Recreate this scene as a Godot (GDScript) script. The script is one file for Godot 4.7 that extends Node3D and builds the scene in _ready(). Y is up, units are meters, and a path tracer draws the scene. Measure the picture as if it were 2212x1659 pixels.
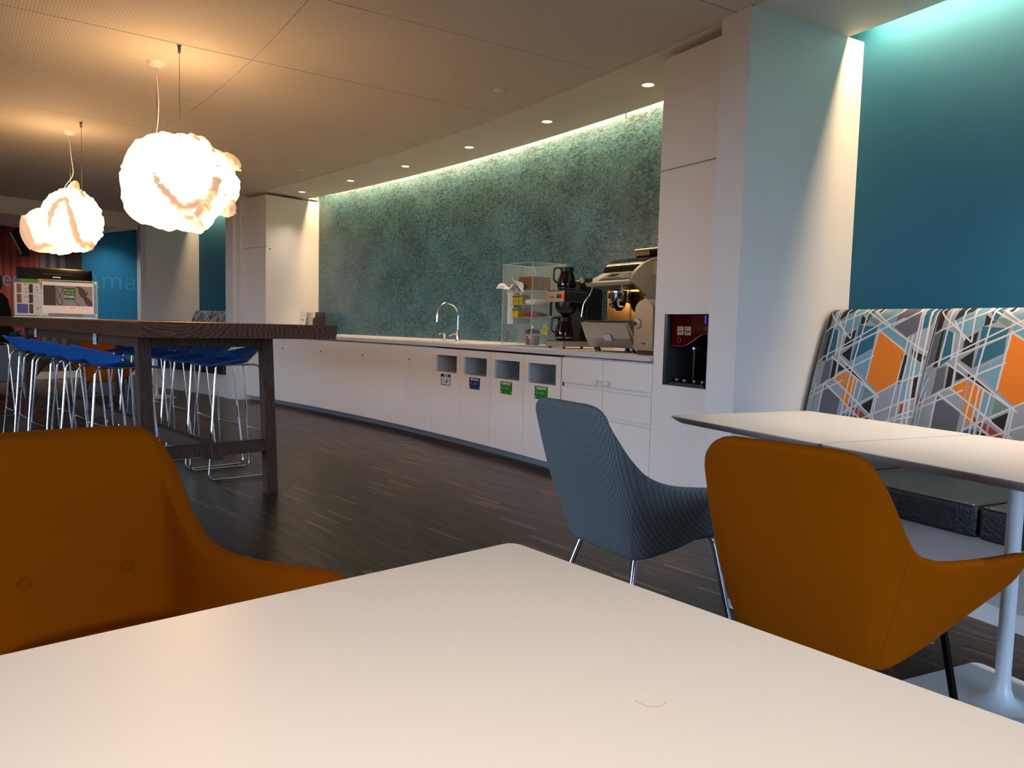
extends Node3D
# A curved office kitchen and lounge. Plan: everything follows circles round one centre (CX, CZ);
# pol(R, theta, y) is a point at radius R and angle theta (degrees; larger = nearer the camera).

const CX := -21.1209
const CZ := 8.6742
const CEIL := 2.743
const RD := 25.715      # fronts of the kitchen cabinets
const RW := 26.5        # tiled wall

var M := {}
var used := {}
var rng := RandomNumberGenerator.new()

# ------------------------------------------------------------------ mesh builder
class MB:
	var v := PackedVector3Array()
	var n := PackedVector3Array()
	var uv := PackedVector2Array()
	var c := PackedColorArray()
	var xf := Transform3D()
	var col := Color(1, 1, 1)
	var colored := false
	var ua := Vector3(1, 0, 0)
	var ub := Vector3(0, 0, 1)

	func vert(p: Vector3, nn: Vector3, t = null) -> void:
		v.append(xf * p)
		n.append((xf.basis * nn).normalized())
		uv.append(Vector2(p.dot(ua), p.dot(ub)) if t == null else t)
		if colored:
			c.append(col)

	func tri(a: Vector3, b: Vector3, d: Vector3, na: Vector3, nb: Vector3, nd: Vector3, ta = null, tb = null, td = null) -> void:
		if (b - a).cross(d - a).dot(na + nb + nd) > 0.0:
			vert(a, na, ta); vert(d, nd, td); vert(b, nb, tb)
		else:
			vert(a, na, ta); vert(b, nb, tb); vert(d, nd, td)

	func quad(a: Vector3, b: Vector3, d: Vector3, e: Vector3, nn: Vector3) -> void:
		tri(a, b, d, nn, nn, nn)
		tri(a, d, e, nn, nn, nn)

	func quad_uv(a: Vector3, b: Vector3, d: Vector3, e: Vector3, nn: Vector3) -> void:
		tri(a, b, d, nn, nn, nn, Vector2(0, 0), Vector2(1, 0), Vector2(1, 1))
		tri(a, d, e, nn, nn, nn, Vector2(0, 0), Vector2(1, 1), Vector2(0, 1))

	# chamfered box
	func box(ce: Vector3, size: Vector3, bev := 0.0, bas := Basis()) -> void:
		var h := size * 0.5
		var b: float = minf(bev, minf(h.x, minf(h.y, h.z)) * 0.95)
		var keep := xf
		xf = xf * Transform3D(bas, ce)
		for s in [-1.0, 1.0]:
			quad(Vector3(s * h.x, -h.y + b, -h.z + b), Vector3(s * h.x, h.y - b, -h.z + b), Vector3(s * h.x, h.y - b, h.z - b), Vector3(s * h.x, -h.y + b, h.z - b), Vector3(s, 0, 0))
			quad(Vector3(-h.x + b, s * h.y, -h.z + b), Vector3(h.x - b, s * h.y, -h.z + b), Vector3(h.x - b, s * h.y, h.z - b), Vector3(-h.x + b, s * h.y, h.z - b), Vector3(0, s, 0))
			quad(Vector3(-h.x + b, -h.y + b, s * h.z), Vector3(h.x - b, -h.y + b, s * h.z), Vector3(h.x - b, h.y - b, s * h.z), Vector3(-h.x + b, h.y - b, s * h.z), Vector3(0, 0, s))
		if b > 0.0:
			for s in [-1.0, 1.0]:
				for t in [-1.0, 1.0]:
					quad(Vector3(s * h.x, t * (h.y - b), -h.z + b), Vector3(s * h.x, t * (h.y - b), h.z - b), Vector3(s * (h.x - b), t * h.y, h.z - b), Vector3(s * (h.x - b), t * h.y, -h.z + b), Vector3(s, t, 0).normalized())
					quad(Vector3(s * h.x, -h.y + b, t * (h.z - b)), Vector3(s * h.x, h.y - b, t * (h.z - b)), Vector3(s * (h.x - b), h.y - b, t * h.z), Vector3(s * (h.x - b), -h.y + b, t * h.z), Vector3(s, 0, t).normalized())
					quad(Vector3(-h.x + b, s * h.y, t * (h.z - b)), Vector3(h.x - b, s * h.y, t * (h.z - b)), Vector3(h.x - b, s * (h.y - b), t * h.z), Vector3(-h.x + b, s * (h.y - b), t * h.z), Vector3(0, s, t).normalized())
					for r in [-1.0, 1.0]:
						var q := Vector3(s, t, r).normalized()
						tri(Vector3(s * h.x, t * (h.y - b), r * (h.z - b)), Vector3(s * (h.x - b), t * h.y, r * (h.z - b)), Vector3(s * (h.x - b), t * (h.y - b), r * h.z), q, q, q)
		xf = keep

	# min / max form
	func bx(x0: float, x1: float, y0: float, y1: float, z0: float, z1: float, bev := 0.0) -> void:
		box(Vector3((x0 + x1) / 2, (y0 + y1) / 2, (z0 + z1) / 2), Vector3(x1 - x0, y1 - y0, z1 - z0), bev)

	# smooth surface through rows of points
	func grid(rows: Array, wrap_u := false, wrap_v := false, sgn := 1.0, with_uv := false, vs := []) -> void:
		var nu := rows.size()
		var nv: int = rows[0].size()
		var nor := []
		for i in nu:
			var line := PackedVector3Array()
			for j in nv:
				var i0 := i - 1
				var i1 := i + 1
				if wrap_u:
					i0 = posmod(i0, nu); i1 = posmod(i1, nu)
				else:
					i0 = maxi(i0, 0); i1 = mini(i1, nu - 1)
				var j0 := j - 1
				var j1 := j + 1
				if wrap_v:
					j0 = posmod(j0, nv); j1 = posmod(j1, nv)
				else:
					j0 = maxi(j0, 0); j1 = mini(j1, nv - 1)
				var q: Vector3 = (rows[i1][j] - rows[i0][j]).cross(rows[i][j1] - rows[i][j0]) * sgn
				if q.length_squared() < 1e-16:
					var k := clampi(i, 1, nu - 2)
					q = (rows[k + 1][j] - rows[k - 1][j]).cross(rows[k][j1] - rows[k][j0]) * sgn
				line.append(q.normalized() if q.length_squared() > 1e-20 else Vector3.UP)
			nor.append(line)
		for i in (nu if wrap_u else nu - 1):
			var k := (i + 1) % nu
			for j in (nv if wrap_v else nv - 1):
				var l := (j + 1) % nv
				if with_uv:
					var v0: float = vs[i] if vs.size() > 0 else float(i) / (nu - 1)
					var v1: float = vs[k] if vs.size() > 0 else float(i + 1) / (nu - 1)
					var a := Vector2(float(j) / (nv - 1), v0)
					var b := Vector2(float(j + 1) / (nv - 1), v0)
					var d := Vector2(float(j + 1) / (nv - 1), v1)
					var e := Vector2(float(j) / (nv - 1), v1)
					tri(rows[i][j], rows[i][l], rows[k][l], nor[i][j], nor[i][l], nor[k][l], a, b, d)
					tri(rows[i][j], rows[k][l], rows[k][j], nor[i][j], nor[k][l], nor[k][j], a, d, e)
				else:
					tri(rows[i][j], rows[i][l], rows[k][l], nor[i][j], nor[i][l], nor[k][l])
					tri(rows[i][j], rows[k][l], rows[k][j], nor[i][j], nor[k][l], nor[k][j])

	func tube(path: Array, r: float, sides := 8, r_end := -1.0) -> void:
		var rows := []
		var t0: Vector3 = (path[1] - path[0]).normalized()
		var side := t0.cross(Vector3(0.31, 0.9, 0.17)).normalized()
		for i in path.size():
			var t: Vector3 = (path[mini(i + 1, path.size() - 1)] - path[maxi(i - 1, 0)]).normalized()
			side = (side - t * side.dot(t)).normalized()
			var up := t.cross(side)
			var rr: float = r if r_end < 0.0 else lerpf(r, r_end, float(i) / (path.size() - 1))
			var line := PackedVector3Array()
			for k in sides:
				var an := TAU * k / sides
				line.append(path[i] + (side * cos(an) + up * sin(an)) * rr)
			rows.append(line)
		grid(rows, false, true, -1.0)
		for e in 2:
			var ring: PackedVector3Array = rows[0] if e == 0 else rows[-1]
			var ce: Vector3 = path[0] if e == 0 else path[-1]
			var nn: Vector3 = (path[0] - path[1]).normalized() if e == 0 else (path[-1] - path[-2]).normalized()
			for k in sides:
				tri(ce, ring[k], ring[(k + 1) % sides], nn, nn, nn)

	# profile of (radius, height) turned round the y axis
	func lathe(prof: Array, sides := 24, at := Vector3.ZERO, bas := Basis()) -> void:
		var keep := xf
		xf = xf * Transform3D(bas, at)
		for i in prof.size() - 1:
			var p: Vector2 = prof[i]
			var q: Vector2 = prof[i + 1]
			var d := q - p
			if d.length() < 1e-7:
				continue
			var s := Vector2(d.y, -d.x).normalized()
			var sp := s
			var sq := s
			if i > 0:
				var e: Vector2 = (p - prof[i - 1]).normalized()
				var es := Vector2(e.y, -e.x)
				if es.dot(s) > 0.7:
					sp = (es + s).normalized()
			if i < prof.size() - 2:
				var e2: Vector2 = (prof[i + 2] - q).normalized()
				var es2 := Vector2(e2.y, -e2.x)
				if es2.dot(s) > 0.7:
					sq = (es2 + s).normalized()
			for k in sides:
				var a0 := TAU * k / sides
				var a1 := TAU * (k + 1) / sides
				var u0 := Vector3(cos(a0), 0, sin(a0))
				var u1 := Vector3(cos(a1), 0, sin(a1))
				var y := Vector3.UP
				var A := u0 * p.x + y * p.y
				var B := u1 * p.x + y * p.y
				var C := u1 * q.x + y * q.y
				var D := u0 * q.x + y * q.y
				var nA := u0 * sp.x + y * sp.y
				var nB := u1 * sp.x + y * sp.y
				var nC := u1 * sq.x + y * sq.y
				var nD := u0 * sq.x + y * sq.y
				if p.x > 1e-6:
					tri(A, B, C, nA, nB, nC)
				if q.x > 1e-6:
					tri(A, C, D, nA, nC, nD)
		xf = keep

	# polygon in the local xy plane pushed from z0 to z1
	func prism(poly: PackedVector2Array, z0: float, z1: float, uvs := false) -> void:
		var ids := Geometry2D.triangulate_polygon(poly)
		var lo := poly[0]
		var hi := poly[0]
		for p in poly:
			lo = lo.min(p); hi = hi.max(p)
		for k in range(0, ids.size(), 3):
			for s in [[z1, Vector3(0, 0, 1)], [z0, Vector3(0, 0, -1)]]:
				var P := []
				var T := []
				for m in 3:
					var q := poly[ids[k + m]]
					P.append(Vector3(q.x, q.y, s[0]))
					T.append(Vector2((q.x - lo.x) / (hi.x - lo.x), (hi.y - q.y) / (hi.y - lo.y)) if uvs else null)
				tri(P[0], P[1], P[2], s[1], s[1], s[1], T[0], T[1], T[2])
		var sgn := -1.0 if Geometry2D.is_polygon_clockwise(poly) else 1.0
		for k in poly.size():
			var a := poly[k]
			var b := poly[(k + 1) % poly.size()]
			var d := b - a
			var nn := Vector3(d.y, -d.x, 0).normalized() * sgn
			quad(Vector3(a.x, a.y, z0), Vector3(b.x, b.y, z0), Vector3(b.x, b.y, z1), Vector3(a.x, a.y, z1), nn)

	# ring segment box in world coordinates
	func arc(r0: float, r1: float, t0: float, t1: float, y0: float, y1: float, seg := 0) -> void:
		if seg <= 0:
			seg = maxi(1, int(ceil(absf(t1 - t0) / 0.7)))
		for i in seg:
			var ta := deg_to_rad(lerpf(t0, t1, float(i) / seg))
			var tb := deg_to_rad(lerpf(t0, t1, float(i + 1) / seg))
			var ca := Vector3(cos(ta), 0, sin(ta))
			var cb := Vector3(cos(tb), 0, sin(tb))
			var o := Vector3(CX, 0, CZ)
			var y := Vector3.UP
			var cm := (ca + cb).normalized()
			tri(o + ca * r0 + y * y0, o + cb * r0 + y * y0, o + cb * r0 + y * y1, -ca, -cb, -cb)
			tri(o + ca * r0 + y * y0, o + cb * r0 + y * y1, o + ca * r0 + y * y1, -ca, -cb, -ca)
			tri(o + ca * r1 + y * y0, o + cb * r1 + y * y0, o + cb * r1 + y * y1, ca, cb, cb)
			tri(o + ca * r1 + y * y0, o + cb * r1 + y * y1, o + ca * r1 + y * y1, ca, cb, ca)
			quad(o + ca * r0 + y * y0, o + cb * r0 + y * y0, o + cb * r1 + y * y0, o + ca * r1 + y * y0, Vector3.DOWN)
			quad(o + ca * r0 + y * y1, o + cb * r0 + y * y1, o + cb * r1 + y * y1, o + ca * r1 + y * y1, Vector3.UP)
			if i == 0:
				quad(o + ca * r0 + y * y0, o + ca * r1 + y * y0, o + ca * r1 + y * y1, o + ca * r0 + y * y1, Vector3(sin(ta), 0, -cos(ta)) * signf(t1 - t0))
			if i == seg - 1:
				quad(o + cb * r0 + y * y0, o + cb * r1 + y * y0, o + cb * r1 + y * y1, o + cb * r0 + y * y1, Vector3(-sin(tb), 0, cos(tb)) * signf(t1 - t0))

	func mesh() -> ArrayMesh:
		var a := []
		a.resize(Mesh.ARRAY_MAX)
		a[Mesh.ARRAY_VERTEX] = v
		a[Mesh.ARRAY_NORMAL] = n
		a[Mesh.ARRAY_TEX_UV] = uv
		if colored:
			a[Mesh.ARRAY_COLOR] = c
		var m := ArrayMesh.new()
		m.add_surface_from_arrays(Mesh.PRIMITIVE_TRIANGLES, a)
		return m

# ------------------------------------------------------------------ helpers
func pol(r: float, t: float, y := 0.0) -> Vector3:
	var a := deg_to_rad(t)
	return Vector3(CX + r * cos(a), y, CZ + r * sin(a))

# frame on the curved wall: x to the right along it, y up, z out into the room
func wall_xf(r: float, t: float, y := 0.0) -> Transform3D:
	var a := deg_to_rad(t)
	return Transform3D(Basis(Vector3(-sin(a), 0, cos(a)), Vector3.UP, Vector3(-cos(a), 0, -sin(a))), pol(r, t, y))

func numbered(called: String) -> String:
	var k: int = used.get(called, 0)
	used[called] = k + 1
	return called if k == 0 else "%s_%03d" % [called, k]

func tag(o: Node, label: String, category: String, group := "") -> void:
	o.set_meta("label", label)
	o.set_meta("category", category)
	if group != "":
		o.set_meta("group", group)

func thing(called: String, label: String, category: String, xf := Transform3D(), group := "") -> Node3D:
	var o := Node3D.new()
	o.name = numbered(called)
	add_child(o)
	o.transform = xf
	tag(o, label, category, group)
	return o

func structure(called: String, at := Vector3.ZERO) -> Node3D:
	var o := Node3D.new()
	o.name = called
	add_child(o)
	o.position = at
	o.set_meta("kind", "structure")
	return o

func part(parent: Node, called: String, b, m: Material, label := "") -> MeshInstance3D:
	var o := MeshInstance3D.new()
	o.name = called
	o.mesh = b.mesh() if b is MB else b
	o.material_override = m
	o.cast_shadow = GeometryInstance3D.SHADOW_CASTING_SETTING_ON
	parent.add_child(o, true)
	if label != "":
		o.set_meta("label", label)
	return o

func copy_thing(o: Node3D, xf: Transform3D, label: String, group := "") -> Node3D:
	var d: Node3D = o.duplicate()
	var base: String = String(o.name)
	if base.length() > 4 and base[-4] == "_" and base.right(3).is_valid_int():
		base = base.left(-4)
	d.name = numbered(base)
	add_child(d)
	d.transform = xf
	d.set_meta("label", label)
	if group != "":
		d.set_meta("group", group)
	return d

# a builder that takes world coordinates for a part of root
func world_mb(root: Node3D) -> MB:
	var b := MB.new()
	b.xf = root.transform.affine_inverse()
	return b

func mat(col: Color, rough := 0.6, metal := 0.0, spec := 0.5) -> StandardMaterial3D:
	var m := StandardMaterial3D.new()
	m.albedo_color = col
	m.roughness = rough
	m.metallic = metal
	m.metallic_specular = spec
	return m

func noise_image(seed_: int, freq: float, size: int, lo: Color, hi: Color, sx := 1.0, sy := 1.0, oct := 4, contrast := 1.0) -> ImageTexture:
	var f := FastNoiseLite.new()
	f.seed = seed_
	f.frequency = freq
	f.fractal_octaves = oct
	f.noise_type = FastNoiseLite.TYPE_SIMPLEX_SMOOTH
	var im := Image.create(size, size, false, Image.FORMAT_RGB8)
	for y in size:
		for x in size:
			# wrap by blending, so that the repeat has no seam
			var u := float(x) / size
			var w := float(y) / size
			var a := f.get_noise_2d(x * sx, y * sy)
			var b := f.get_noise_2d((x - size) * sx, y * sy)
			var d := f.get_noise_2d(x * sx, (y - size) * sy)
			var e := f.get_noise_2d((x - size) * sx, (y - size) * sy)
			var t := lerpf(lerpf(a, b, u), lerpf(d, e, u), w)
			im.set_pixel(x, y, lo.lerp(hi, clampf(0.5 + t * contrast, 0.0, 1.0)))
	return ImageTexture.create_from_image(im)

func triplanar(m: StandardMaterial3D, scale: float) -> StandardMaterial3D:
	m.uv1_triplanar = true
	m.uv1_scale = Vector3(scale, scale, scale)
	return m

func bump(m: StandardMaterial3D, t: Texture2D, cm: float) -> void:
	m.heightmap_enabled = true
	m.heightmap_texture = t
	m.heightmap_scale = cm

func lettering(parent: Node, called: String, text: String, height: float, m: Material, xf: Transform3D, depth := 0.002, font_name := "Droid Sans", weight := 400) -> MeshInstance3D:
	var t := TextMesh.new()
	var f := SystemFont.new()
	f.font_names = PackedStringArray([font_name])
	f.font_weight = weight
	t.font = f
	t.text = text
	t.font_size = 64
	t.pixel_size = height / 46.0
	t.depth = depth
	t.curve_step = 2.0
	var o := MeshInstance3D.new()
	o.name = called
	o.mesh = t
	o.material_override = m
	parent.add_child(o, true)
	o.transform = xf
	return o

func rrect(w: float, h: float, r: float, seg := 4) -> PackedVector2Array:
	var p := PackedVector2Array()
	for k in 4:
		var ce := Vector2((w / 2 - r) * (1 if k == 0 or k == 3 else -1), (h / 2 - r) * (1 if k < 2 else -1))
		for i in seg + 1:
			var a := PI / 2 * (k + float(i) / seg)
			p.append(ce + Vector2(cos(a), sin(a)) * r)
	return p

func smooth_path(keys: Array, per := 5) -> Array:
	var out := []
	for i in keys.size() - 1:
		var p0: Vector3 = keys[maxi(i - 1, 0)]
		var p1: Vector3 = keys[i]
		var p2: Vector3 = keys[i + 1]
		var p3: Vector3 = keys[mini(i + 2, keys.size() - 1)]
		for k in per:
			out.append(p1.cubic_interpolate(p2, p0, p3, float(k) / per))
	out.append(keys[-1])
	return out

# corner-rounded polyline
func rounded(keys: Array, r: float, seg := 4) -> Array:
	var out := [keys[0]]
	for i in range(1, keys.size() - 1):
		var p: Vector3 = keys[i]
		var a: Vector3 = keys[i - 1] - p
		var b: Vector3 = keys[i + 1] - p
		var q: float = minf(r, minf(a.length(), b.length()) * 0.48)
		var s := p + a.normalized() * q
		var e := p + b.normalized() * q
		for k in seg + 1:
			var t := float(k) / seg
			out.append(s.lerp(p, t).lerp(p.lerp(e, t), t))
	out.append(keys[-1])
	return out

func _ready() -> void:
	rng.seed = 7
	setup_camera()
	setup_sky()
	make_materials()
	build_shell()
	build_floor()
	build_ceiling()
	build_tiles()
	build_kitchen()
	build_lights()
	build_bench()
	build_bar()
	build_lounge()
	build_counter_things()
	build_bar_things()
	build_far_end()

func setup_camera() -> void:
	var cam := Camera3D.new()
	cam.name = "camera"
	var p := 0.0752
	var r := 0.0251
	var f := Vector3(0, -sin(p), -cos(p))
	var u := Vector3(0, cos(p), -sin(p))
	var x := Vector3(1, 0, 0)
	var rx := x * cos(r) + u * sin(r)
	var ux := u * cos(r) - x * sin(r)
	cam.transform = Transform3D(Basis(rx, ux, -f), Vector3(0, 1.0751, 0))
	cam.fov = rad_to_deg(2.0 * atan(829.5 / 1617.376))
	cam.near = 0.05
	cam.far = 200.0
	add_child(cam)
	cam.current = true

func setup_sky() -> void:
	var e := Environment.new()
	var sky := Sky.new()
	var s := ProceduralSkyMaterial.new()
	s.sky_top_color = Color(0.62, 0.74, 0.90)
	s.sky_horizon_color = Color(0.80, 0.88, 0.97)
	s.ground_horizon_color = Color(0.42, 0.45, 0.47)
	s.ground_bottom_color = Color(0.30, 0.31, 0.31)
	s.sky_energy_multiplier = 3.5
	s.ground_energy_multiplier = 1.9
	sky.sky_material = s
	e.background_mode = Environment.BG_SKY
	e.sky = sky
	e.ambient_light_source = Environment.AMBIENT_SOURCE_SKY
	e.tonemap_mode = Environment.TONE_MAPPER_LINEAR
	e.tonemap_exposure = 1.0
	e.sdfgi_enabled = true
	e.ssao_enabled = true
	e.ssil_enabled = true
	var w := WorldEnvironment.new()
	w.name = "environment"
	w.environment = e
	add_child(w)

func make_materials() -> void:
	M.paint = mat(Color(0.86, 0.85, 0.84), 0.55)
	M.cabinet = mat(Color(0.89, 0.865, 0.84), 0.42)
	M.cabinet_in = mat(Color(0.66, 0.68, 0.70), 0.6)
	M.toe = mat(Color(0.60, 0.64, 0.67), 0.35, 0.5)
	M.worktop = mat(Color(0.78, 0.76, 0.76), 0.25)
	M.teal = mat(Color(0.055, 0.375, 0.485), 0.75)
	bump(M.teal, noise_image(31, 0.09, 128, Color.BLACK, Color.WHITE, 1, 1, 3), 0.02)
	triplanar(M.teal, 3.0)
	M.grout = mat(Color(0.58, 0.63, 0.60), 0.8)
	M.black = mat(Color(0.02, 0.02, 0.022), 0.35)
	M.black_gloss = mat(Color(0.015, 0.015, 0.017), 0.12)
	M.chrome = mat(Color(0.86, 0.88, 0.90), 0.09, 1.0)
	M.steel = mat(Color(0.62, 0.60, 0.58), 0.32, 1.0)
	M.steel_dark = mat(Color(0.36, 0.37, 0.39), 0.35, 1.0)
	M.silver = mat(Color(0.62, 0.60, 0.56), 0.34, 0.65)
	M.white_plastic = mat(Color(0.86, 0.86, 0.85), 0.4)
	M.white_metal = mat(Color(0.80, 0.83, 0.86), 0.3)
	M.laminate = mat(Color(0.90, 0.87, 0.85), 0.36)
	M.laminate_edge = mat(Color(0.62, 0.60, 0.60), 0.5)
	M.plaster = mat(Color(0.70, 0.69, 0.70), 0.8)
	M.end_wall = mat(Color(0.20, 0.17, 0.17), 0.8)
	M.bulkhead = mat(Color(0.86, 0.83, 0.79), 0.8)
	M.blue_wall = mat(Color(0.03, 0.46, 0.66), 0.7)
	M.blue_letter = mat(Color(0.17, 0.55, 0.72), 0.7)
	M.carpet = triplanar(mat(Color(0.26, 0.20, 0.20), 0.95), 4.0)
	M.carpet.albedo_texture = noise_image(5, 0.2, 128, Color(0.7, 0.7, 0.7), Color(1, 1, 1))
	# wood of the bar table: long grain along the local z axis
	var grain := noise_image(11, 0.02, 256, Color(0.55, 0.50, 0.46), Color(1.0, 0.97, 0.93), 9.0, 1.0, 4, 1.1)
	M.bar_wood = mat(Color(0.46, 0.29, 0.19), 0.42)
	M.bar_wood.albedo_texture = grain
	M.bar_wood.uv1_scale = Vector3(1, 1, 1)
	M.bar_leg = mat(Color(0.38, 0.26, 0.20), 0.55)
	M.bar_leg.albedo_texture = grain
	triplanar(M.bar_leg, 1.6)
	# rings of the sawn end
	var im := Image.create(512, 128, false, Image.FORMAT_RGB8)
	var f := FastNoiseLite.new()
	f.seed = 3
	f.frequency = 0.012
	for y in 128:
		for x in 512:
			var q := Vector2((x - 330.0) / 512.0 * 1.1, (y + 190.0) / 128.0 * 0.1)
			var t := sin(q.length() * 260.0 + f.get_noise_2d(x, y) * 5.0) * 0.5 + 0.5
			im.set_pixel(x, y, Color(0.62, 0.58, 0.55).lerp(Color(1, 0.96, 0.92), t))
	M.bar_end = mat(Color(0.47, 0.29, 0.21), 0.6)
	M.bar_end.albedo_texture = ImageTexture.create_from_image(im)
	# felted wool
	var felt := noise_image(21, 0.35, 256, Color(0.86, 0.86, 0.86), Color(1, 1, 1), 1, 1, 3)
	M.orange = mat(Color(0.66, 0.325, 0.004), 0.95, 0, 0.15)
	M.orange.albedo_texture = felt
	M.orange.rim_enabled = true
	M.orange.rim = 0.25
	M.orange.rim_tint = 0.8
	triplanar(M.orange, 9.0)
	# ribbed weave of the grey-blue chair
	var wv := Image.create(64, 64, false, Image.FORMAT_RGB8)
	for y in 64:
		for x in 64:
			var rib := absf(sin(PI * x / 8.0))
			var kn := 0.75 + 0.25 * sin(TAU * (y / 8.0 + float(int(x / 8.0) % 2) * 0.5))
			var t := clampf(rib * kn * 1.25, 0, 1)
			wv.set_pixel(x, y, Color(0.55, 0.57, 0.60).lerp(Color(1, 1, 1), t))
	var weave := ImageTexture.create_from_image(wv)
	M.greyblue = mat(Color(0.50, 0.53, 0.54), 0.9, 0, 0.2)
	M.greyblue.albedo_texture = weave
	bump(M.greyblue, weave, 0.15)
	triplanar(M.greyblue, 16.0)
	M.leather = mat(Color(0.075, 0.13, 0.16), 0.45)
	bump(M.leather, noise_image(41, 0.06, 256, Color.BLACK, Color.WHITE, 1, 1, 5), 0.25)
	triplanar(M.leather, 3.0)
	M.stool_blue = mat(Color(0.02, 0.32, 0.62), 0.7)
	M.leg_dark = mat(Color(0.06, 0.05, 0.045), 0.35, 0.6)
	M.acrylic = mat(Color(0.92, 0.97, 0.95, 0.10), 0.03)
	M.acrylic.transparency = BaseMaterial3D.TRANSPARENCY_ALPHA
	M.acrylic_edge = mat(Color(0.80, 0.86, 0.80, 0.45), 0.1)
	M.acrylic_edge.transparency = BaseMaterial3D.TRANSPARENCY_ALPHA
	M.glass = mat(Color(0.95, 0.97, 0.98, 0.08), 0.02)
	M.glass.transparency = BaseMaterial3D.TRANSPARENCY_ALPHA
	M.paper = mat(Color(0.88, 0.86, 0.84), 0.8)
	M.frame_dark = mat(Color(0.20, 0.20, 0.21), 0.5)

# ------------------------------------------------------------------ shell
func build_shell() -> void:
	var s := structure("wall_outer")
	var b := MB.new()
	b.arc(RW + 0.004, 26.75, -46.3, -30.0, 0.0, 2.95)
	part(s, "tile_backing", b, M.grout)
	b = MB.new()
	b.arc(26.52, 26.75, -30.0, -11.0, 0.0, 2.95)
	b.arc(26.52, 26.75, -53.3, -47.5, 0.0, 2.95)
	part(s, "teal_panel", b, M.teal, "matt teal painted alcove wall")
	b = MB.new()
	b.arc(26.75, 27.5, -58.5, -53.3, 0.0, 2.95)
	b.arc(26.52, 26.75, -47.5, -46.3, 0.0, 2.95)
	part(s, "plain_wall", b, M.paint)
	# columns that stand proud between the alcoves
	for a in [[-29.985, -29.53, 25.625, "near"], [-48.0, -47.55, 25.625, "middle"], [-53.66, -53.28, 25.625, "far"]]:
		s = structure("wall_column_" + String(a[3]), pol(26.1, (a[0] + a[1]) / 2))
		b = world_mb(s)
		b.arc(a[2], 26.6, a[0], a[1], 0.0, CEIL)
		part(s, "column", b, M.paint, "white painted column between two alcoves")
		b = world_mb(s)
		b.arc(a[2] - 0.012, 26.45, a[0] - 0.03, a[1] + 0.03, 0.0, 0.10)
		part(s, "column_base", b, M.white_metal)
	s = structure("wall_filler")
	b = MB.new()
	b.arc(25.66, 26.6, -47.55, -47.26, 0.0, CEIL)
	part(s, "filler_panel", b, M.paint)
	# end wall, inner wall, window wall: they close the room
	s = structure("wall_end")
	b = MB.new()
	b.arc(15.8, 27.5, -58.6, -58.3, 0.0, 2.95, 1)
	part(s, "wall_face", b, M.end_wall)
	b = MB.new()
	b.arc(15.8, 25.74, -58.3, -54.3, 2.50, CEIL)
	part(s, "bulkhead", b, M.bulkhead, "bulkhead dropped below the ceiling")
	s = structure("wall_inner")
	b = MB.new()
	b.arc(15.6, 15.8, -58.6, -46.0, 0.0, 2.95)
	b.arc(15.6, 15.8, -46.0, -20.0, 0.0, 0.35)
	b.arc(15.6, 15.8, -46.0, -20.0, 2.60, 2.95)
	b.arc(15.6, 15.8, -20.0, -11.0, 0.0, 2.95)
	part(s, "wall_face", b, M.paint)
	s = structure("window_1")
	b = MB.new()
	for k in 13:
		var t := -46.0 + k * 26.0 / 12.0
		b.arc(15.62, 15.78, t - 0.12, t + 0.12, 0.35, 2.60)
	part(s, "window_frame", b, M.frame_dark)
	for k in 12:
		b = MB.new()
		var t2 := -46.0 + k * 26.0 / 12.0
		b.arc(15.69, 15.70, t2 + 0.12, t2 + 26.0 / 12.0 - 0.12, 0.35, 2.60, 2)
		part(s, "pane", b, M.glass)
	s = structure("wall_window")
	b = MB.new()
	b.arc(15.8, 26.75, -11.0, -10.6, 0.0, 0.25, 1)
	b.arc(15.8, 22.9, -11.0, -10.6, 0.25, 2.62, 1)
	b.arc(15.8, 26.75, -11.0, -10.6, 2.62, 2.95, 1)
	part(s, "wall_face", b, M.paint)
	s = structure("window_2")
	b = MB.new()
	for k in 4:
		var r := 22.9 + k * (26.7 - 22.9) / 3.0
		b.arc(r - 0.035, r + 0.035, -10.9, -10.7, 0.25, 2.62, 1)
	part(s, "window_frame", b, M.frame_dark)
	for k in 3:
		b = MB.new()
		var r2 := 22.9 + k * (26.7 - 22.9) / 3.0
		b.arc(r2 + 0.035, r2 + (26.7 - 22.9) / 3.0 - 0.035, -10.81, -10.79, 0.25, 2.62, 1)
		part(s, "pane", b, M.glass)

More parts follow.
